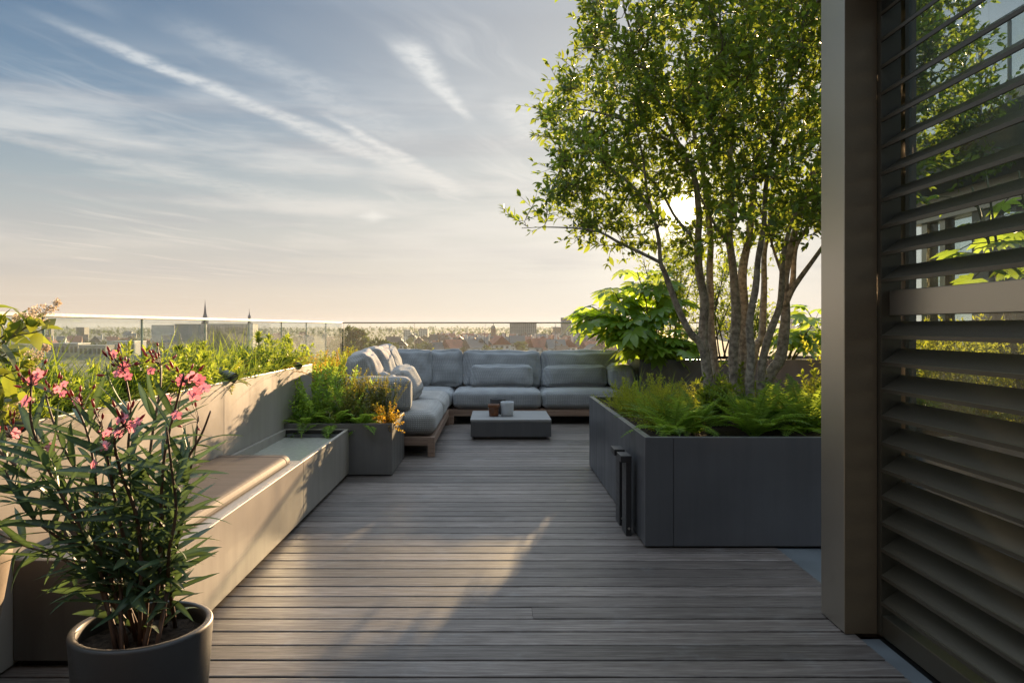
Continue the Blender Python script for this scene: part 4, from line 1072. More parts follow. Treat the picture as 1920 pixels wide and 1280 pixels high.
# ---- left raised planter
def plants_left():
    rng = random.Random(8)
    mb = MB()
    for k in range(4200):
        y = 3.02 + 5.0 * rng.random() ** 1.15; x = rng.uniform(-2.44, -2.02)
        if noise.noise((x * 3, y * 1.6, 2)) < -.28: continue
        a = rng.uniform(0, 6.28); e = R(rng.uniform(40, 86)); l = rng.uniform(.20, .50) * (1.15 if noise.noise((x, y * 1.1, 7)) > .1 else .8)
        mb.blade((x, y, .925), (math.cos(a) * math.cos(e), math.sin(a) * math.cos(e), math.sin(e)), l, rng.uniform(.007, .013), rng.uniform(.2, 1.3), 5, rnd=rng.random())
    tag(mb.build('grass', ML['grass']), 'bright backlit grass filling the raised planter behind the bench', kind='stuff')
    # euphorbia: stem with a dark whorled head
    def euph(loc, h, label, sd):
        r = random.Random(sd); root = thing('euphorbia', label, 'plant', loc, 'euphorbia heads in the raised planter'); x, y, z = loc
        s = MB(); lf = MB(); pts = twig_path(r, (x, y, z), (r.uniform(-.15, .15), r.uniform(-.15, .15), 1), h, 5, .12, .2); s.tube(pts, .004, 6)
        leaf_sprays(lf, r, pts[1:], 130, .075, .014, 62, NARROW, 10); leaf_sprays(lf, r, pts[-2:], 420, .06, .014, 60, NARROW, 16)
        s.build('stem', M['stem'], root); lf.build('foliage', ML['shrub'], root, smooth=True)
    for i, (px, py, Y, lb) in enumerate([(85, 668, 3.85, 'whorled euphorbia left of the nearest glass joint'), (345, 655, 5.7, 'euphorbia head above the middle of the grasses'), (378, 650, 5.95, 'bright leafy euphorbia tip left of the first small spotlight'),
                                         (487, 628, 7.3, 'tallest euphorbia head near the end of the raised planter'), (512, 632, 7.55, 'middle euphorbia of the far three heads'), (540, 634, 7.85, 'rounded euphorbia head nearest the far spotlight'), (30, 690, 3.6, 'euphorbia low behind the white-flowered shrub')]):
        p = P(px, py, Y); p.x = max(-2.42, min(-2.06, p.x)); euph((p.x, Y, .925), max(.16, p.z - .925), lb, 200 + i)
    # golden ferns
    g = 'golden ferns in the raised planter'
    pr = []
    for sd in range(2):
        r = random.Random(230 + sd); m2 = MB(); fern(m2, r, (0, 0, 0), 18, .36, (8, 60), 18, .06, .014); o = m2.build('fern', ML['gold' if sd else 'yfern'], origin=(0, 0, 0)); tag(o, 'x', 'fern', g); pr.append(o)
    for i, (y, x, lb) in enumerate([(5.75, -2.10, 'yellow fern hanging beside the near small spotlight'), (7.35, -2.12, 'golden fern among the grass near the end of the raised planter'), (6.9, -2.2, 'yellow fern in front of the far euphorbia heads'),
                                    (4.6, -2.2, 'yellow-green fern behind the oleander flowers'), (7.8, -2.2, 'golden fern at the far end panel of the raised planter'), (6.3, -2.25, 'fern between the two small spotlights')]):
        if i < 2: o = pr[i]; o.location = (x, y, .92); o['label'] = lb
        else: place(pr[i % 2], lb, (x, y, .92), i * 2.1, .9)
    g = 'leafy green plants in the raised planter'
    for i, (x, y) in enumerate([(-2.15, 3.4), (-2.3, 3.9), (-2.12, 4.3), (-2.3, 4.9), (-2.15, 5.3), (-2.3, 5.9), (-2.15, 6.5), (-2.3, 7.0), (-2.15, 7.7), (-2.1, 3.7), (-2.1, 4.65), (-2.1, 5.05), (-2.1, 6.1), (-2.12, 6.8), (-2.1, 7.3)]):
        r = random.Random(270 + i); m2 = MB(); feather(m2, r, (0, 0, 0), 34,   .22 + .06 * (i % 3), (0, 60), LEAF if i % 2 else NARROW, .055, .020, 60)
        o = m2.build('leafy_plant', ML['shrub'], origin=(0, 0, 0)); o.location = (x, y, .92); tag(o, 'leafy green plant among the grasses of the raised planter', 'plant', g)
    # spotlights
    def spot(loc, aim, label, s=1.0):
        root = thing('garden_spotlight', label, 'spotlight', loc, 'garden spotlights in the raised planter'); p = Vector(loc); d = Vector(aim).normalized()
        b = MB(); b.tube([p, p + Vector((0, 0, .10))], .007, 8); b.build('spike', M['black'], root)
        c = p + Vector((0, 0, .11)); b = MB(); b.tube([c - d * .075 * s, c - d * .07 * s, c + d * .075 * s], [.020 * s, .034 * s, .036 * s], 20)
        b.build('head', M['anth'], root, smooth=False)
        b = MB(); b.tube([c + d * .0755 * s, c + d * .088 * s], [.0375 * s, .0375 * s], 20); r_ = b.build('ring', M['black'], root)
        b = MB(); b.tube([c + d * .0885 * s, c + d * .0895 * s], [.026 * s, .026 * s], 18); b.build('lens', M['lens'], root)
    spot((-2.02, 5.62, .93), (.75, -.35, -.25), 'small grey spotlight on the planter rim above the wall joint')
    spot((-2.03, 7.55, .93), (.6, -.3, -.45), 'small dark spotlight at the far end of the raised planter')
    spot((-2.03, 3.16, .915), (.55, -.75, -.2), 'largest spotlight, cut by the left edge of the picture', 1.25)
    # mixed golden planting in the low strip behind
    g = 'golden shrubs beside the sofa'
    for i, (x, y) in enumerate([(-2.1, 8.4), (-2.2, 8.9), (-2.1, 9.4), (-2.2, 10.0), (-2.1, 10.7), (-2.15, 11.4), (-2.35, 8.6)]):
        r = random.Random(250 + i); m2 = MB(); feather(m2, r, (0, 0, 0), 44, .40, (0, 60), PINNA, .030, .012, 110)
        o = m2.build('golden_shrub', ML['gold' if i % 3 == 0 else 'yfern'], origin=(0, 0, 0)); o.location = (x, y, .67); tag(o, 'x', 'shrub', g)
        o['label'] = 'golden-green shrub between the raised planter end and the left sofa'
    # grass beside the corner of the balustrades
    m2 = MB()
    for k in range(420):
        x, y = rng.uniform(-2.42, -1.85), rng.uniform(10.2, 12.1); a = rng.uniform(0, 6.28); e = R(rng.uniform(50, 86))
        m2.blade((x, y, .68), (math.cos(a) * math.cos(e), math.sin(a) * math.cos(e), math.sin(e)), rng.uniform(.2, .42), .011, rng.uniform(.2, 1.0), 5, rnd=rng.random())
    tag(m2.build('grass', ML['grass']), 'green grass by the corner of the glass balustrades', kind='stuff')
plants_left()

# ---- small square planter
def plants_small():
    z = .45; rng = random.Random(9)
    def bushy(name, label, loc, n, L, tilt, lf, w, per, m, sd, tm=PINNA, cat='shrub'):
        r = random.Random(sd); mb = MB(); feather(mb, r, (0, 0, 0), n, L, tilt, tm, lf, w, per); o = mb.build(name, m, origin=(0, 0, 0)); o.location = loc; tag(o, label, cat)
    bushy('leafy_shrub', 'olive shrub at the back left of the small square planter', (-1.62, 7.62, z), 70, .55, (0, 55), .038, .016, 100, ML['fern'], 301)
    bushy('leafy_shrub', 'dark bushy shrub in the middle of the small square planter', (-1.38, 7.5, z), 70, .50, (0, 60), .034, .012, 110, ML['olive'], 302)
    bushy('heather', 'upright yellow-tipped heather before the sofa armrest', (-1.16, 7.62, z), 46, .46, (0, 35), .022, .007, 190, ML['olive'], 303)
    bushy('leafy_shrub', 'broad-leaved green shrub at the left end of the small square planter', (-1.82, 7.42, z), 40, .50, (0, 65), .05, .022, 60, ML['fern'], 306, LEAF)
    bushy('leafy_shrub', 'small dark leafy shrub at the middle front of the small square planter', (-1.36, 7.22, z), 40, .34, (0, 70), .04, .018, 80, ML['olive'], 307, LEAF)
    bushy('heather', 'green heather between the two shrubs of the small square planter', (-1.5, 7.25, z), 44, .36, (0, 60), .024, .008, 170, ML['fern'], 304)
    bushy('trailing_sedum', 'orange-yellow sedum spilling over the right rim of the small planter', (-1.03, 7.12, z + .03), 46, .19, (10, 110), .024, .017, 130, ML['gold'], 305, LEAF, 'plant')
    for i, (x, y, s, lb) in enumerate([(-1.80, 7.16, .8, 'dark fern hanging towards the basin at the left of the small planter'), (-1.55, 7.12, .72, 'dark fern low at the front rim of the small planter'), (-1.27, 7.14, .66, 'fern at the front rim of the small planter beside the sedum'), (-1.75, 7.5, .85, 'fern leaning on the end of the raised planter wall')]):
        r = random.Random(310 + i); mb = MB(); fern(mb, r, (0, 0, 0), 17, .46 * s, (15, 85), 18, .07, .016); o = mb.build('fern', ML['fern'], origin=(0, 0, 0)); o.location = (x, y, z); tag(o, lb, 'fern')
plants_small()

# ---- oleander in the round pot
def make_oleander():
    rng = random.Random(21); cx, cy, zr, r0 = -1.178, 2.5, .4075, .222
    pot = thing('plant_pot', 'large round dark pot in front, holding the pink oleander', 'pot', (cx, cy, 0))
    b = MB(); b.lathe([(0, 0.002), (.185, .002), (.195, .01), (.212, .25), (r0, zr - .012), (r0 - .002, zr - .003), (r0 - .008, zr), (r0 - .020, zr), (r0 - .025, zr - .005), (r0 - .027, zr - .03), (r0 - .03, zr - .12)], (cx, cy, 0), 96)
    b.build('shell', M['darkpot_m'], pot, smooth=True)
    v = []; f = []
    for j in range(13):
        for i in range(40):
            w = 2 * math.pi * i / 40; rr = (r0 - .026) * j / 12; x, y = rr * math.cos(w), rr * math.sin(w)
            v.append((cx + x, cy + y, zr - .058 + .018 * noise.noise((x * 16, y * 16, 3)) + .012 * noise.noise((x * 50, y * 50, 3))))
    for j in range(12):
        for i in range(40): f.append((j * 40 + i, j * 40 + (i + 1) % 40, (j + 1) * 40 + (i + 1) % 40, (j + 1) * 40 + i))
    MB().add(v, f).build('soil', M['soil'], pot, smooth=True)
    p0 = P(302, 1181, 2.42)
    tagm = MB(); tagm.prism([(p0.x - .02, zr - .055), (p0.x + .035, zr - .04), (p0.x + .035, zr - .022), (p0.x - .02, zr - .037)], p0.y, p0.y + .002, 'y'); tagm.build('plant_label', M['green_tag'], pot)
    root = thing('oleander', 'pink flowering oleander with long dark leaves in the round pot', 'shrub', (cx, cy, zr - .05))
    st = MB(); lf = MB(); fl = []; zb = zr - .06
    lprof = lambda t: (math.sin(math.pi * min(1, (.03 + t * .97) ** .72)) ** .8)
    # stems: pixels from base to tip and depth at the tip
    stems = [([(292, 1170), (299, 1080), (302, 943), (309, 850), (330, 760), (345, 700)], 2.40), ([(254, 1150), (220, 1053), (186, 970), (179, 891), (160, 800), (118, 720)], 2.55),
             ([(316, 1140), (326, 1046), (338, 988), (347, 919), (364, 850), (372, 780)], 2.62), ([(240, 1150), (180, 1046), (113, 1010), (45, 953), (10, 880)], 2.45),
             ([(270, 1160), (265, 1050), (250, 940), (240, 850), (245, 770), (232, 690)], 2.5), ([(262, 1150), (240, 1040), (215, 930), (200, 850), (190, 790)], 2.32),
             ([(285, 1150), (280, 1040), (275, 930), (285, 820), (300, 730), (302, 685)], 2.7), ([(250, 1155), (200, 1060), (150, 985), (100, 900), (60, 800), (58, 730)], 2.3),
             ([(300, 1150), (315, 1060), (330, 960), (322, 880), (312, 800)], 2.28), ([(245, 1150), (190, 1020), (130, 920), (90, 840), (30, 815)], 2.7),
             ([(230, 1150), (170, 1080), (100, 1040), (40, 1020), (-30, 985)], 2.6), ([(275, 1150), (262, 1000), (225, 880), (215, 820), (235, 795)], 2.25), ([(246, 1150), (150, 1000), (60, 900), (-20, 830), (-60, 790)], 2.5),
             ([(282, 1150), (300, 1000), (330, 900), (375, 820), (395, 770)], 2.5), ([(262, 1150), (215, 1000), (130, 860), (100, 790), (85, 740)], 2.62)]
    tips = []
    for k, (px, yt) in enumerate(stems):
        n = len(px); pts = [P(x, y, 2.5 + (yt - 2.5) * i / (n - 1)) for i, (x, y) in enumerate(px)]
        b0 = Vector((cx + (pts[0].x - cx) * 1.0, cy + rng.uniform(-.13, .12), zb)); pts[0] = b0; pts = catmull(pts, 4); m = len(pts)
        st.tube(pts, [.0075 - .0045 * i / (m - 1) for i in range(m)], 7); tips.append((pts[-1], (pts[-1] - pts[-3]).normalized()))
        a = rng.uniform(0, 6.28); s = 0.0; step = .036; acc = rng.uniform(0, .03)
        tot = sum((pts[i + 1] - pts[i]).length for i in range(m - 1)); run = 0
        for i in range(m - 1):
            seg = pts[i + 1] - pts[i]; t = seg.normalized(); l = seg.length; q = 0
            while acc < l:
                fr = (run + acc) / tot; p = pts[i] + t * acc
                if .16 < fr < (.86 if k not in (3, 10, 12) else 1.1):
                    o = t.orthogonal().normalized()
                    for w in range(3):
                        if rng.random() < .22: continue
                        ang = a + w * 2.094 + rng.uniform(-.25, .25); oo = o * math.cos(ang) + t.cross(o) * math.sin(ang); c = R(rng.uniform(38, 72) - 22 * max(0, fr - .75) * 4)
                        d = (t * math.cos(c) + oo * math.sin(c)).normalized()
                        L = rng.uniform(.125, .215) * (1.0 if fr < .9 else .75)
                        lf.blade(p, d, L, rng.uniform(.016, .0225) * L / .16, rng.uniform(.0, .75), 6, lprof, .16, rnd=rng.random(), up=Vector((0, -.35, 1)) + rvec(rng) * .9, rib=True)
                a += 1.05; acc += step * rng.uniform(.8, 1.25)
            acc -= l; run += l
    # a few leaves from the base
    for k in range(40):
        a = rng.uniform(0, 6.28); p = Vector((cx + .09 * math.cos(a) * rng.random(), cy + .09 * math.sin(a) * rng.random(), zb + rng.uniform(.03, .26))); e = R(rng.uniform(10, 65))
        lf.blade(p, (math.cos(a) * math.cos(e), math.sin(a) * math.cos(e), math.sin(e)), rng.uniform(.12, .19), .027, rng.uniform(.6, 1.7), 6, lprof, .16, rnd=rng.random(), up=Vector((0, -.3, 1)) + rvec(rng) * .7, rib=True)
    lf.build('foliage', ML['ole'], root, smooth=True)
    # flower heads: thin stalks, buds and open five-petalled flowers
    stalk = st
    def bud(p, d, l):
        d = Vector(d).normalized(); MB().tube([p, p + d * l * .25, p + d * l * .6, p + d * l], [.0022, .0042, .0040, .0006], 6, rnd=rng.random()).build('flower_bud', ML['bud'], root, smooth=True)
    def flower(p, d, s, nm):
        d = Vector(d).normalized(); q = d.orthogonal().normalized(); mb = MB(); rn = rng.random()
        mb.tube([p - d * s * .62, p - d * s * .2, p], [s * .06, s * .10, s * .20], 8, cap=False, rnd=rn * .3)
        for k in range(5):
            a = 2 * math.pi * k / 5; o = q * math.cos(a) + d.cross(q) * math.sin(a); t = d.cross(o); V = []
            for j, (u, w) in enumerate([(.08, .12), (.32, .36), (.60, .52), (.85, .48), (1.0, .24)]):
                lift = d * s * (.10 + .22 * u - .34 * u * u); sk = t * s * .16 * u
                V += [p + o * s * u * .82 + lift + sk - t * s * w * .62, p + o * s * u * .82 + lift * 1.05 - d * s * .03 + sk, p + o * s * u * .82 + lift + sk + t * s * w * .62 + d * s * .05 * u]
            fc = []
            for j in range(4):
                b_ = 3 * j; fc += [(b_, b_ + 1, b_ + 4, b_ + 3), (b_ + 1, b_ + 2, b_ + 5, b_ + 4)]
            mb.add(V, fc, 0, min(1, max(0, rn + rng.uniform(-.15, .15))))
        o_ = mb.build(nm, ML['petal'], root, smooth=True)
        mb = MB(); mb.lathe([(.0005, .0), (s * .10, s * .05), (s * .07, s * .16), (.0005, s * .2)], (0, 0, 0), 6)
        return o_
    heads = [((58, 722), 2.3, [(62, 712, 1), (48, 752, 1), (72, 700, .7)], 12), ((230, 690), 2.45, [(233, 688, 1), (213, 664, .6), (222, 700, .8), (240, 705, .6)], 14), ((300, 682), 2.6, [(283, 695, .6)], 14),
             ((345, 715), 2.40, [(340, 713, 1), (361, 707, 1.0), (366, 738, 1.25), (384, 727, .9), (314, 750, .9), (331, 778, .8), (375, 712, .9)], 8), ((235, 800), 2.25, [(228, 785, 1), (246, 800, .9), (222, 812, .7), (196, 836, .8), (200, 812, .6), (258, 790, .6)], 12),
             ((22, 820), 2.55, [(30, 812, .9), (4, 803, .7), (95, 838, .8)], 9), ((150, 760), 2.5, [(145, 752, .7), (120, 720, .6), (118, 738, .6)], 10), ((98, 742), 2.6, [(108, 730, .6)], 9), ((372, 790), 2.6, [], 6), ((190, 800), 2.32, [(176, 870, .6)], 8)]
    for (hx, hy), Yh, fs, nb in heads:
        h = P(hx, hy, Yh); b0 = h + Vector((.0, 0, -.10))
        near = min(tips, key=lambda t_: (t_[0] - h).length)[0]
        stalk.tube(catmull([near, (near + h) / 2 + Vector((0, 0, -.01)), h], 3), .0025, 5)
        for (fx, fy, s) in fs:
            p = P(fx, fy, Yh + rng.uniform(-.05, .05)); stalk.tube([h + rvec(rng) * .01, (h + p) / 2, p + Vector((0, 0, -.012))], .0016, 4)
            flower(p, Vector((rng.uniform(-.4, .5), -1, rng.uniform(-.1, .8))), .019 * s + .006, 'flower')
        for k in range(nb):
            d = rvec(rng, .75); p = h + Vector((d.x, d.y, d.z)) * rng.uniform(.025, .075); stalk.tube([h, (h + p) / 2 + rvec(rng) * .006, p], .0012, 4, cap=False); bud(p, d + Vector((0, 0, .4)), rng.uniform(.014, .03))
    st.build('stem', M['ostem'], root, smooth=True)
M['darkpot_m'] = solid('charcoal_pot', (.034, .032, .032), .48, 0, .08, 120.0, .05, 300.0)
make_oleander()

# ---- white-flowered shrub in the sandy pot at the left edge
def make_privet():
    rng = random.Random(33); cx, cy = -2.03, 2.62
    pot = thing('plant_pot', 'sandy coloured tapered pot cut off by the left edge', 'pot', (cx, cy, 0))
    MB().lathe([(0, .002), (.15, .002), (.17, .01), (.235, .25), (.285, .56), (.292, .615), (.286, .622), (.266, .622), (.258, .60), (.24, .5)], (cx, cy, 0), 80).build('shell', M['terra'], pot, smooth=True)
    v = [(cx, cy, .575)] + [(cx + .252 * math.cos(2 * math.pi * i / 32), cy + .252 * math.sin(2 * math.pi * i / 32), .57) for i in range(32)]
    MB().add(v, [(0, i + 1, (i + 1) % 32 + 1) for i in range(32)]).build('soil', M['soil'], pot)
    root = thing('flowering_shrub', 'oval-leaved shrub with cream blossom at the left edge', 'shrub', (cx, cy, .61))
    st = MB(); lf = MB(); bl = MB()
    for k, (px, py, Y, fl) in enumerate([(60, 606, 2.55, 1), (18, 622, 2.6, 1), (10, 640, 2.5, 0), (40, 690, 2.7, 1), (-60, 575, 2.6, 1), (-60, 600, 2.6, 1), (-30, 700, 2.5, 0), (20, 660, 2.75, 0), (8, 790, 2.6, 1), (-70, 760, 2.5, 0), (30, 740, 2.85, 0)]):
        e = P(px, py, Y); m1 = Vector((cx + rng.uniform(-.05, .05), cy, .95)); m2 = (m1 + e) / 2 + Vector((-.10, 0, .02))
        pts = catmull([Vector((cx + rng.uniform(-.05, .05), cy + rng.uniform(-.05, .05), .56)), m1, m2, e], 5); n = len(pts)
        st.tube(pts, [.010 - .007 * i / (n - 1) for i in range(n)], 6); leaf_sprays(lf, rng, pts[n // 2:], 30, .10, .05, 60, LEAF, 3)
        for j in range(n // 2, n, 2):
            tw = twig_path(rng, pts[j], (pts[j] - pts[j - 1]).normalized() + rvec(rng) * .8, rng.uniform(.08, .16), 3); st.tube(tw, .002, 4); leaf_sprays(lf, rng, tw, 34, .085, .043, 58, LEAF, 2)
        if fl:
            d0 = Vector((.5, 0, .42)).normalized()
            for q in range(34):
                t = rng.random(); c = e + d0 * (.02 + .10 * t); tw = [c, c + (rvec(rng) + d0 * .5).normalized() * (.032 * (1.1 - t))]; st.tube(tw, .0009, 3, cap=False)
                D = [rvec(rng) for _ in range(7)]; bl.leaves([tw[1] + x_ * .006 for x_ in D], D, [rvec(rng) for _ in D], .009, .007, PINNA)
    st.build('stem', M['stem'], root, smooth=True); lf.build('foliage', ML['oval'], root, smooth=True); bl.build('blossom', ML['cream'], root)
make_privet()
# ------------------------------------------------------------------ the city beyond, 28 m below
GZ0 = -28.0
def ground_mat():
    m, N, b = new_mat('city_ground'); co = N.new('ShaderNodeTexCoord').outputs['Object']
    n = N.noise(co, .012, 6.0, .65); n2 = N.noise(co, .05, 4.0, .6)
    col = N.ramp(n, [(.35, (.035, .05, .02)), (.5, (.06, .075, .03)), (.56, (.15, .13, .10)), (.66, (.26, .24, .21))])
    col = N.mix(N.smooth(n2, .45, .6), col, (.04, .055, .022, 1))
    N.l.new(col, b.inputs['Base Color']); b.inputs['Roughness'].default_value = .95; return m
tag(MB().add([(-30000, -4000, GZ0), (30000, -4000, GZ0), (30000, 39000, GZ0), (-30000, 39000, GZ0)], [(0, 1, 2, 3)]).build('ground', ground_mat()), kind='structure')
M['c_red'] = solid('red_roof_tiles', (.27, .10, .065), .8, 0, .3, .3)
M['c_brown'] = solid('brown_roof_tiles', (.11, .07, .055), .8, 0, .3, .3)
M['c_slate'] = solid('slate_roof', (.075, .08, .09), .6, 0, .2, .3)
M['c_pale'] = solid('pale_render', (.62, .60, .57), .8, 0, .12, .2)
M['c_brick'] = solid('brown_brick', (.20, .12, .09), .85, 0, .2, .3)
M['c_conc'] = solid('grey_concrete', (.30, .30, .29), .8, 0, .12, .15)
M['c_dark'] = solid('dark_cladding', (.10, .105, .11), .6, 0, .12, .2)
M['c_flat'] = solid('flat_roof_gravel', (.40, .39, .37), .8, 0, .15, .1)
M['c_win'] = solid('dark_windows', (.03, .035, .045), .15)
M['c_metal'] = solid('zinc_roof', (.5, .52, .54), .35, .6, .08, .2)
M['c_copper'] = solid('dull_copper', (.11, .10, .08), .6)
def mets(px, Y): return (px - CX) / F * Y
def ztop(py, Y): return H - (py - CY) / F * Y

def block(label, cat, px0, px1, pyt, Y, dep, wall, roof, cols, rows, wh=.5, name='building', zlow=None):
    x0, x1, zt = mets(px0, Y), mets(px1, Y), ztop(pyt, Y)
    o = thing(name, label, cat, ((x0 + x1) / 2, Y, GZ0))
    MB().box(x0, x1, Y, Y + dep, GZ0, zt).build('wall', M[wall], o)
    MB().box(x0 - .3, x1 + .3, Y - .3, Y + dep + .3, zt + .01, zt + .9).build('roof', M[roof], o)
    if cols:
        zl = zlow if zlow is not None else GZ0 + 3; w = (x1 - x0) / cols; h = (zt - zl) / rows; p = None
        for j in range(rows):
            for i in range(cols):
                cx_, cz = x0 + w * (i + .5), zl + h * (j + .5)
                if p is None:
                    p = MB().box(cx_ - w * wh / 2, cx_ + w * wh / 2, Y - .12, Y - .01, cz - h * .28, cz + h * .28).build('window', M['c_win'], o); c0 = (cx_, cz)
                else:
                    c = p.copy(); COL.objects.link(c); c.parent = o; c.location.x = p.location.x + cx_ - c0[0]; c.location.z = p.location.z + cz - c0[1]
    return o

def make_city():
    rng = random.Random(77)
    block('tall grey apartment slab with rows of balconies reaching the far rail', 'apartment block', 956, 1006, 605.5, 1500, 14, 'c_conc', 'c_conc', 13, 7, .62, zlow=-12)
    block('dark slim tower rising above the far rail under the overhanging leaf', 'tower', 1053, 1071, 596, 2000, 26, 'c_dark', 'c_dark', 4, 10, .5, zlow=-8)
    block('pale office building with a chequered front right of the slim tower', 'office building', 1074, 1111, 609.5, 1850, 24, 'c_pale', 'c_flat', 12, 6, .5, zlow=-10)
    block('long low beige block under the chequered office building', 'apartment block', 1090, 1142, 618, 1600, 16, 'c_brick', 'c_flat', 12, 3, .5, zlow=-18)
    block('small beige block between the grey slab and the slim tower', 'apartment block', 1037, 1052, 613.5, 1900, 16, 'c_brick', 'c_flat', 5, 4, .5, zlow=-15)
    block('wide flat-roofed grey hall standing near behind the left glass', 'hall', 328, 386, 608.5, 900, 40, 'c_conc', 'c_flat', 0, 0)
    block('large dark hall wing right of the taller spire foot', 'hall', 388, 463, 608, 860, 40, 'c_dark', 'c_flat', 14, 5, .35, zlow=-6)
    block('beige stair tower at the right end of the dark hall wing', 'tower', 464, 474, 607, 858, 10, 'c_pale', 'c_flat', 0, 0)
    block('low beige annex at the left end of the grey hall', 'hall', 284, 327, 610.5, 950, 30, 'c_pale', 'c_flat', 0, 0)
    block('low white-roofed warehouse left of the second glass joint', 'warehouse', 200, 252, 641, 760, 26, 'c_pale', 'c_metal', 8, 1, .6, zlow=-26)
    block('low pale warehouse seen through the leftmost glass panes', 'warehouse', 98, 146, 645, 720, 22, 'c_conc', 'c_metal', 6, 1, .6, zlow=-26)
    block('flat grey warehouse between the two pale-roofed ones', 'warehouse', 148, 198, 649, 690, 16, 'c_conc', 'c_flat', 6, 1, .6, zlow=-26)
    block('bluish office block on the skyline left of the first spire', 'office building', 143, 158, 614, 1700, 20, 'c_dark', 'c_flat', 5, 5, .6, zlow=-14)
    block('small dark tower on the skyline at the far left', 'tower', 90, 96, 608, 1900, 12, 'c_dark', 'c_flat', 2, 5)
    block('stepped pale tower visible between the right tree stems', 'tower', 1479, 1496, 598, 1700, 20, 'c_pale', 'c_flat', 5, 6, .5, zlow=-5)
    block('wide pale block right of the stepped tower, close to the bronze post', 'apartment block', 1497, 1530, 607, 1650, 20, 'c_pale', 'c_flat', 9, 3, .5, zlow=-5)
    block('grey office block visible between the middle tree stems', 'office building', 1348, 1372, 600, 1750, 20, 'c_conc', 'c_flat', 7, 5, .5, zlow=-5)
    block('white flat office with ribbon windows among the red roofs', 'office building', 812, 838, 634, 1050, 14, 'c_pale', 'c_flat', 6, 2, .8, zlow=-20)
    block('pale flats right of the second far glass joint', 'apartment block', 785, 802, 617, 1500, 16, 'c_pale', 'c_flat', 5, 4, .5, zlow=-18)
    block('pale flats left of the second far glass joint', 'apartment block', 757, 770, 619, 1450, 16, 'c_pale', 'c_flat', 4, 4, .5, zlow=-18)
    # barrel-roofed hall
    Y = 820; x0, x1 = mets(796, Y), mets(813, Y); o = thing('hall', 'hall with a bright curved metal roof behind the sofa', 'hall', ((x0 + x1) / 2, Y, GZ0)); zt = ztop(641, Y)
    n = 12; pr = [(x0 + (x1 - x0) * (.5 - .5 * math.cos(math.pi * i / n)), zt - 7 + 7 * math.sin(math.pi * i / n)) for i in range(n + 1)]
    MB().prism([(p[0], p[1]) for p in pr[::-1]], Y, Y + 34, 'y').build('roof', M['c_metal'], o); MB().box(x0 + .3, x1 - .3, Y + .3, Y + 33, GZ0, zt - 7.01).build('wall', M['c_pale'], o)
    # slate-roofed church: nave, low aisle, hipped end
    Y = 900; x0, x1 = mets(912, Y), mets(994, Y); o = thing('church', 'long church with a big dark slate roof behind the middle of the sofa', 'church', ((x0 + x1) / 2, Y, GZ0)); zt, ze = ztop(631, Y), ztop(647, Y)
    MB().box(x0, x1, Y, Y + 24, GZ0, ze).build('wall', M['c_brick'], o)
    MB().add([(x0 - .5, Y - .5, ze), (x1 + .5, Y - .5, ze), (x1 + .5, Y + 24.5, ze), (x0 - .5, Y + 24.5, ze), (x0 + 1, Y + 12, zt), (x1 - 8, Y + 12, zt)],
             [(0, 1, 5, 4), (1, 2, 5), (2, 3, 4, 5), (3, 0, 4), (3, 2, 1, 0)]).build('roof', M['c_slate'], o)
    MB().box(x0 + 6, x1 - 12, Y - 8, Y - .51, GZ0, ze - 4.5).build('aisle', M['c_pale'], o); MB().box(x0 + 5.5, x1 - 11.5, Y - 8.5, Y - .52, ze - 4.49, ze - 3.6).build('aisle_roof', M['c_slate'], o)
    # dome
    Y = 1300; x = mets(925, Y); o = thing('domed_church', 'church with a round dome and lantern on the skyline', 'church', (x, Y, GZ0)); zb = ztop(616, Y); r = 4.6
    MB().lathe([(r * .92, GZ0), (r * .92, zb)], (x, Y, 0), 16).build('drum', M['c_brick'], o)
    MB().lathe([(r * 1.05, 0), (r * 1.05, .4)] + [(r * math.cos(w), .4 + r * 1.15 * math.sin(w)) for w in np.linspace(0, 1.42, 8)] + [(.6, 5.8), (.55, 8), (.05, 10.5)], (x, Y, zb), 20).build('dome', M['c_copper'], o, smooth=True)
    # spires
    def spire(px, pyt, pyb, Y, kind, label):
        x = mets(px, Y); zt, zb = ztop(pyt, Y), ztop(pyb, Y); o = thing('church_spire', label, 'spire', (x, Y, GZ0)); h = zt - zb; w = h * .105
        MB().box(x - w, x + w, Y - w, Y + w, GZ0, zb).build('tower', M['c_brick'], o)
        if kind == 0:
            pr = [(w * 1.15, 0), (w * 1.0, .02 * h), (w * .8, .22 * h), (w * .95, .23 * h), (w * .55, .42 * h), (w * .2, .75 * h), (w * .06, .9 * h), (.12, h)]
            for sx in (-1, 1):
                for sy in (-1, 1): MB().lathe([(w * .18, 0), (w * .18, .12 * h), (.02, .3 * h)], (x + sx * w * .85, Y + sy * w * .85, zb), 8).build('pinnacle', M['c_slate'], o)
        else:
            pr = [(w * 1.2, 0), (w * 1.1, .05 * h), (w * .62, .22 * h), (w * .55, .26 * h), (w * .55, .40 * h), (w * .78, .42 * h), (w * .9, .50 * h), (w * .6, .58 * h), (w * .25, .64 * h), (w * .3, .70 * h), (w * .1, .78 * h), (.1, h)]
        MB().lathe(pr, (x, Y, zb), 8).build('spire', M['c_slate'], o)
    spire(384.5, 561, 606, 1000, 0, 'taller pointed church spire with small pinnacles on the skyline')
    spire(467.5, 578, 609, 1050, 1, 'shorter bulbous church spire right of the pointed one')
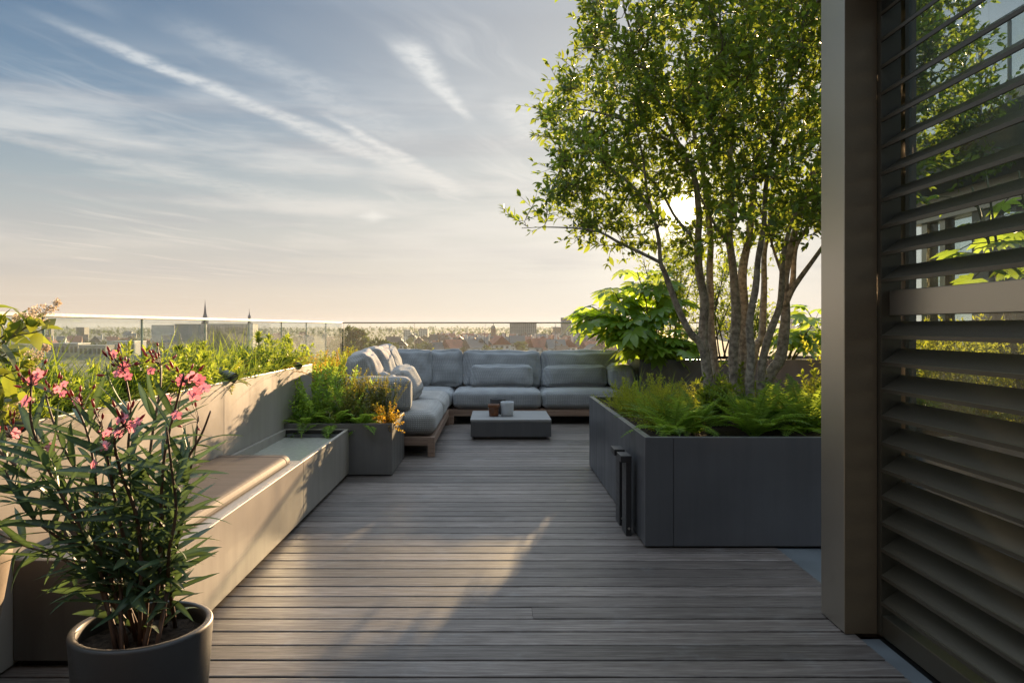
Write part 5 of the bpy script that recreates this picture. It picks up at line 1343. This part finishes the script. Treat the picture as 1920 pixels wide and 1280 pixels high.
    # houses, two kinds, copied
    def house(roof, label, g):
        w, d, e, rz_ = 8.5, 10.0, 6.0, 5.0; mb = MB()
        mb.box(-w / 2, w / 2, -d / 2, d / 2, 0, e, 0); v = [(-w / 2 - .3, -d / 2 - .3, e), (w / 2 + .3, -d / 2 - .3, e), (w / 2 + .3, d / 2 + .3, e), (-w / 2 - .3, d / 2 + .3, e), (0, -d / 2 - .3, e + rz_), (0, d / 2 + .3, e + rz_)]
        mb.add(v, [(0, 3, 5, 4), (1, 4, 5, 2), (0, 4, 1), (3, 2, 5), (0, 1, 2, 3)], 1); mb.box(w * .2, w * .32, -1, .2, e + 2, e + rz_ + 1.2, 0)
        for sx in (-2.4, 0, 2.4):
            for z in (1.0, 3.8): mb.box(sx - .6, sx + .6, -d / 2 - .04, -d / 2 + .02, z, z + 1.5, 2)
        for sy in (-3, 0, 3):
            for z in (1.0, 3.8): mb.box(-w / 2 - .04, -w / 2 + .02, sy - .6, sy + .6, z, z + 1.5, 2)
        o = mb.build('house', [M['c_pale' if roof != 'c_brown' else 'c_brick'], M[roof], M['c_win']], origin=(0, 0, 0)); return tag(o, label, 'house', g)
    used = {}
    hp = [house('c_red', 'small pale house with a red tiled roof in the far town', 'red-roofed houses of the town'), house('c_brown', 'small brick house with a brown roof in the far town', 'brown-roofed houses of the town'), house('c_slate', 'small pale house with a slate roof in the far town', 'slate-roofed houses of the town')]
    spots = []
    for _ in range(110): spots.append((rng.uniform(815, 912), rng.uniform(640, 662)))
    for _ in range(105): spots.append((rng.uniform(985, 1190), rng.uniform(632, 664)))
    for _ in range(40): spots.append((rng.uniform(690, 1000), rng.uniform(628, 656)))
    for _ in range(30): spots.append((rng.uniform(80, 640), rng.uniform(632, 652)))
    for i, (px, py) in enumerate(spots):
        Y = F * (H - GZ0 - 5) / (py - CY); k = 0 if rng.random() < .5 else rng.choice((1, 2))
        if 640 < px < 735 and Y > 620: continue
        c = hp[k]
        if k in used: c = hp[k].copy(); COL.objects.link(c)
        used[k] = 1; c.location = (mets(px, Y), Y, GZ0); c.rotation_euler = (0, 0, rng.choice((0, 1.57, .4, 2.0)) + rng.uniform(-.1, .1)); s = rng.uniform(1.0, 1.8); c.scale = (s * rng.uniform(.9, 1.6), s, s)
    # trees
    def ctree(sd, hgt, wid, n):
        r = random.Random(sd); root = thing('tree', 'x', 'tree', (0, 0, 0)); MB().tube([(0, 0, 0), (.1, 0, hgt * .35), (0, 0, hgt * .6)], [.45, .35, .15], 6).build('trunk', M['bark'], root)
        B, D, U = [], [], []; cl = [(Vector((r.uniform(-.6, .6) * wid, r.uniform(-.6, .6) * wid, hgt * r.uniform(.34, .82))), r.uniform(.32, .55) * wid) for _ in range(14)]
        for k in range(n):
            c, q = r.choice(cl); d = rvec(r); B.append(c + d * q * r.random() ** .35); D.append((d + rvec(r) * .6).normalized()); U.append(rvec(r, .5))
        mb = MB(); mb.leaves(B, D, U, np.array([r.uniform(.7, 1.5) for _ in B]) * hgt / 11, np.array([r.uniform(.5, .9) for _ in B]) * hgt / 11, PINNA); mb.build('crown', ML['far'], root); return root
    g = 'trees of the town below'; tp = [ctree(400 + i, 11, 4.0, 420) for i in range(4)]; n = 0
    spots = []
    for _ in range(120): spots.append((rng.uniform(690, 1200), rng.uniform(622, 660)))
    for _ in range(60): spots.append((rng.uniform(60, 640), rng.uniform(622, 650)))
    for _ in range(14): spots.append((rng.uniform(960, 1040), rng.uniform(628, 634)))
    for i, (px, py) in enumerate(spots):
        Y = F * (H - GZ0 - 8) / (py - CY); o = tp[i % 4]
        if n >= 4: o = copy_tree(o)
        n += 1; o.location = (mets(px, Y), Y, GZ0); s = rng.uniform(.8, 1.5) * (1 + max(0, Y - 1200) / 2500); o.scale = (s * rng.uniform(.9, 1.4), s, s * .95); o.rotation_euler = (0, 0, rng.uniform(0, 6.28)); tag(o, 'broad leafy tree among the houses of the far town', 'tree', g)
    # two large nearer trees left of the far glass
    for (px, pyt, Y, w, lb) in [(668, 611, 420, 1.55, 'largest dark tree behind the far glass, at its left corner'), (705, 631, 400, 1.5, 'rounded tree right of the largest dark one'), (648, 626, 400, 1.2, 'tree at the very corner of the balustrades, left of the largest')]:
        zt = ztop(pyt, Y); o = ctree(int(px), (zt - GZ0), (zt - GZ0) * .28 * w * .8, 1500); o.location = (mets(px, Y), Y, GZ0); o['label'] = lb
    # far wood on the horizon: one uncountable mass
    mb = MB(); B, D, U, L = [], [], [], []
    for k in range(14000):
        Y = (1900 if k < 7000 else 700) + 6500 * rng.random() ** 1.4; px = rng.uniform(-60, 2000) if k < 7000 else rng.choice((rng.uniform(-2600, 60), rng.uniform(1560, 3600))); hh = 17 * (.5 + .7 * noise.noise((px * .012, Y * .002, 1)) + .5) if noise.noise((px * .01, Y * .0016, 9)) > -.18 else 6
        B.append((mets(px, Y), Y, GZ0 + hh * rng.random())); d = rvec(rng); D.append(d); U.append(rvec(rng)); L.append(rng.uniform(7, 15) * (.45 + Y / 4500))
    mb.leaves(B, D, U, L, np.array(L) * .75, PINNA); tag(mb.build('distant_wood', ML['far']), 'hazy belt of trees along the horizon', kind='stuff')
    hz = MB().box(-9500, 9500, -200, 9500, GZ0 - 1, 40).build('haze', bpy.data.materials.new('haze')); tag(hz, 'pale evening haze over the town', kind='stuff')
    m = hz.data.materials[0]; m.use_nodes = True; N = NT(m.node_tree); N.n.clear(); out = N.new('ShaderNodeOutputMaterial'); v = N.new('ShaderNodeVolumePrincipled')
    v.inputs['Color'].default_value = (.86, .90, .97, 1); v.inputs['Density'].default_value = .00007; v.inputs['Anisotropy'].default_value = .1
    N.l.new(v.outputs[0], out.inputs['Volume'])
make_city()
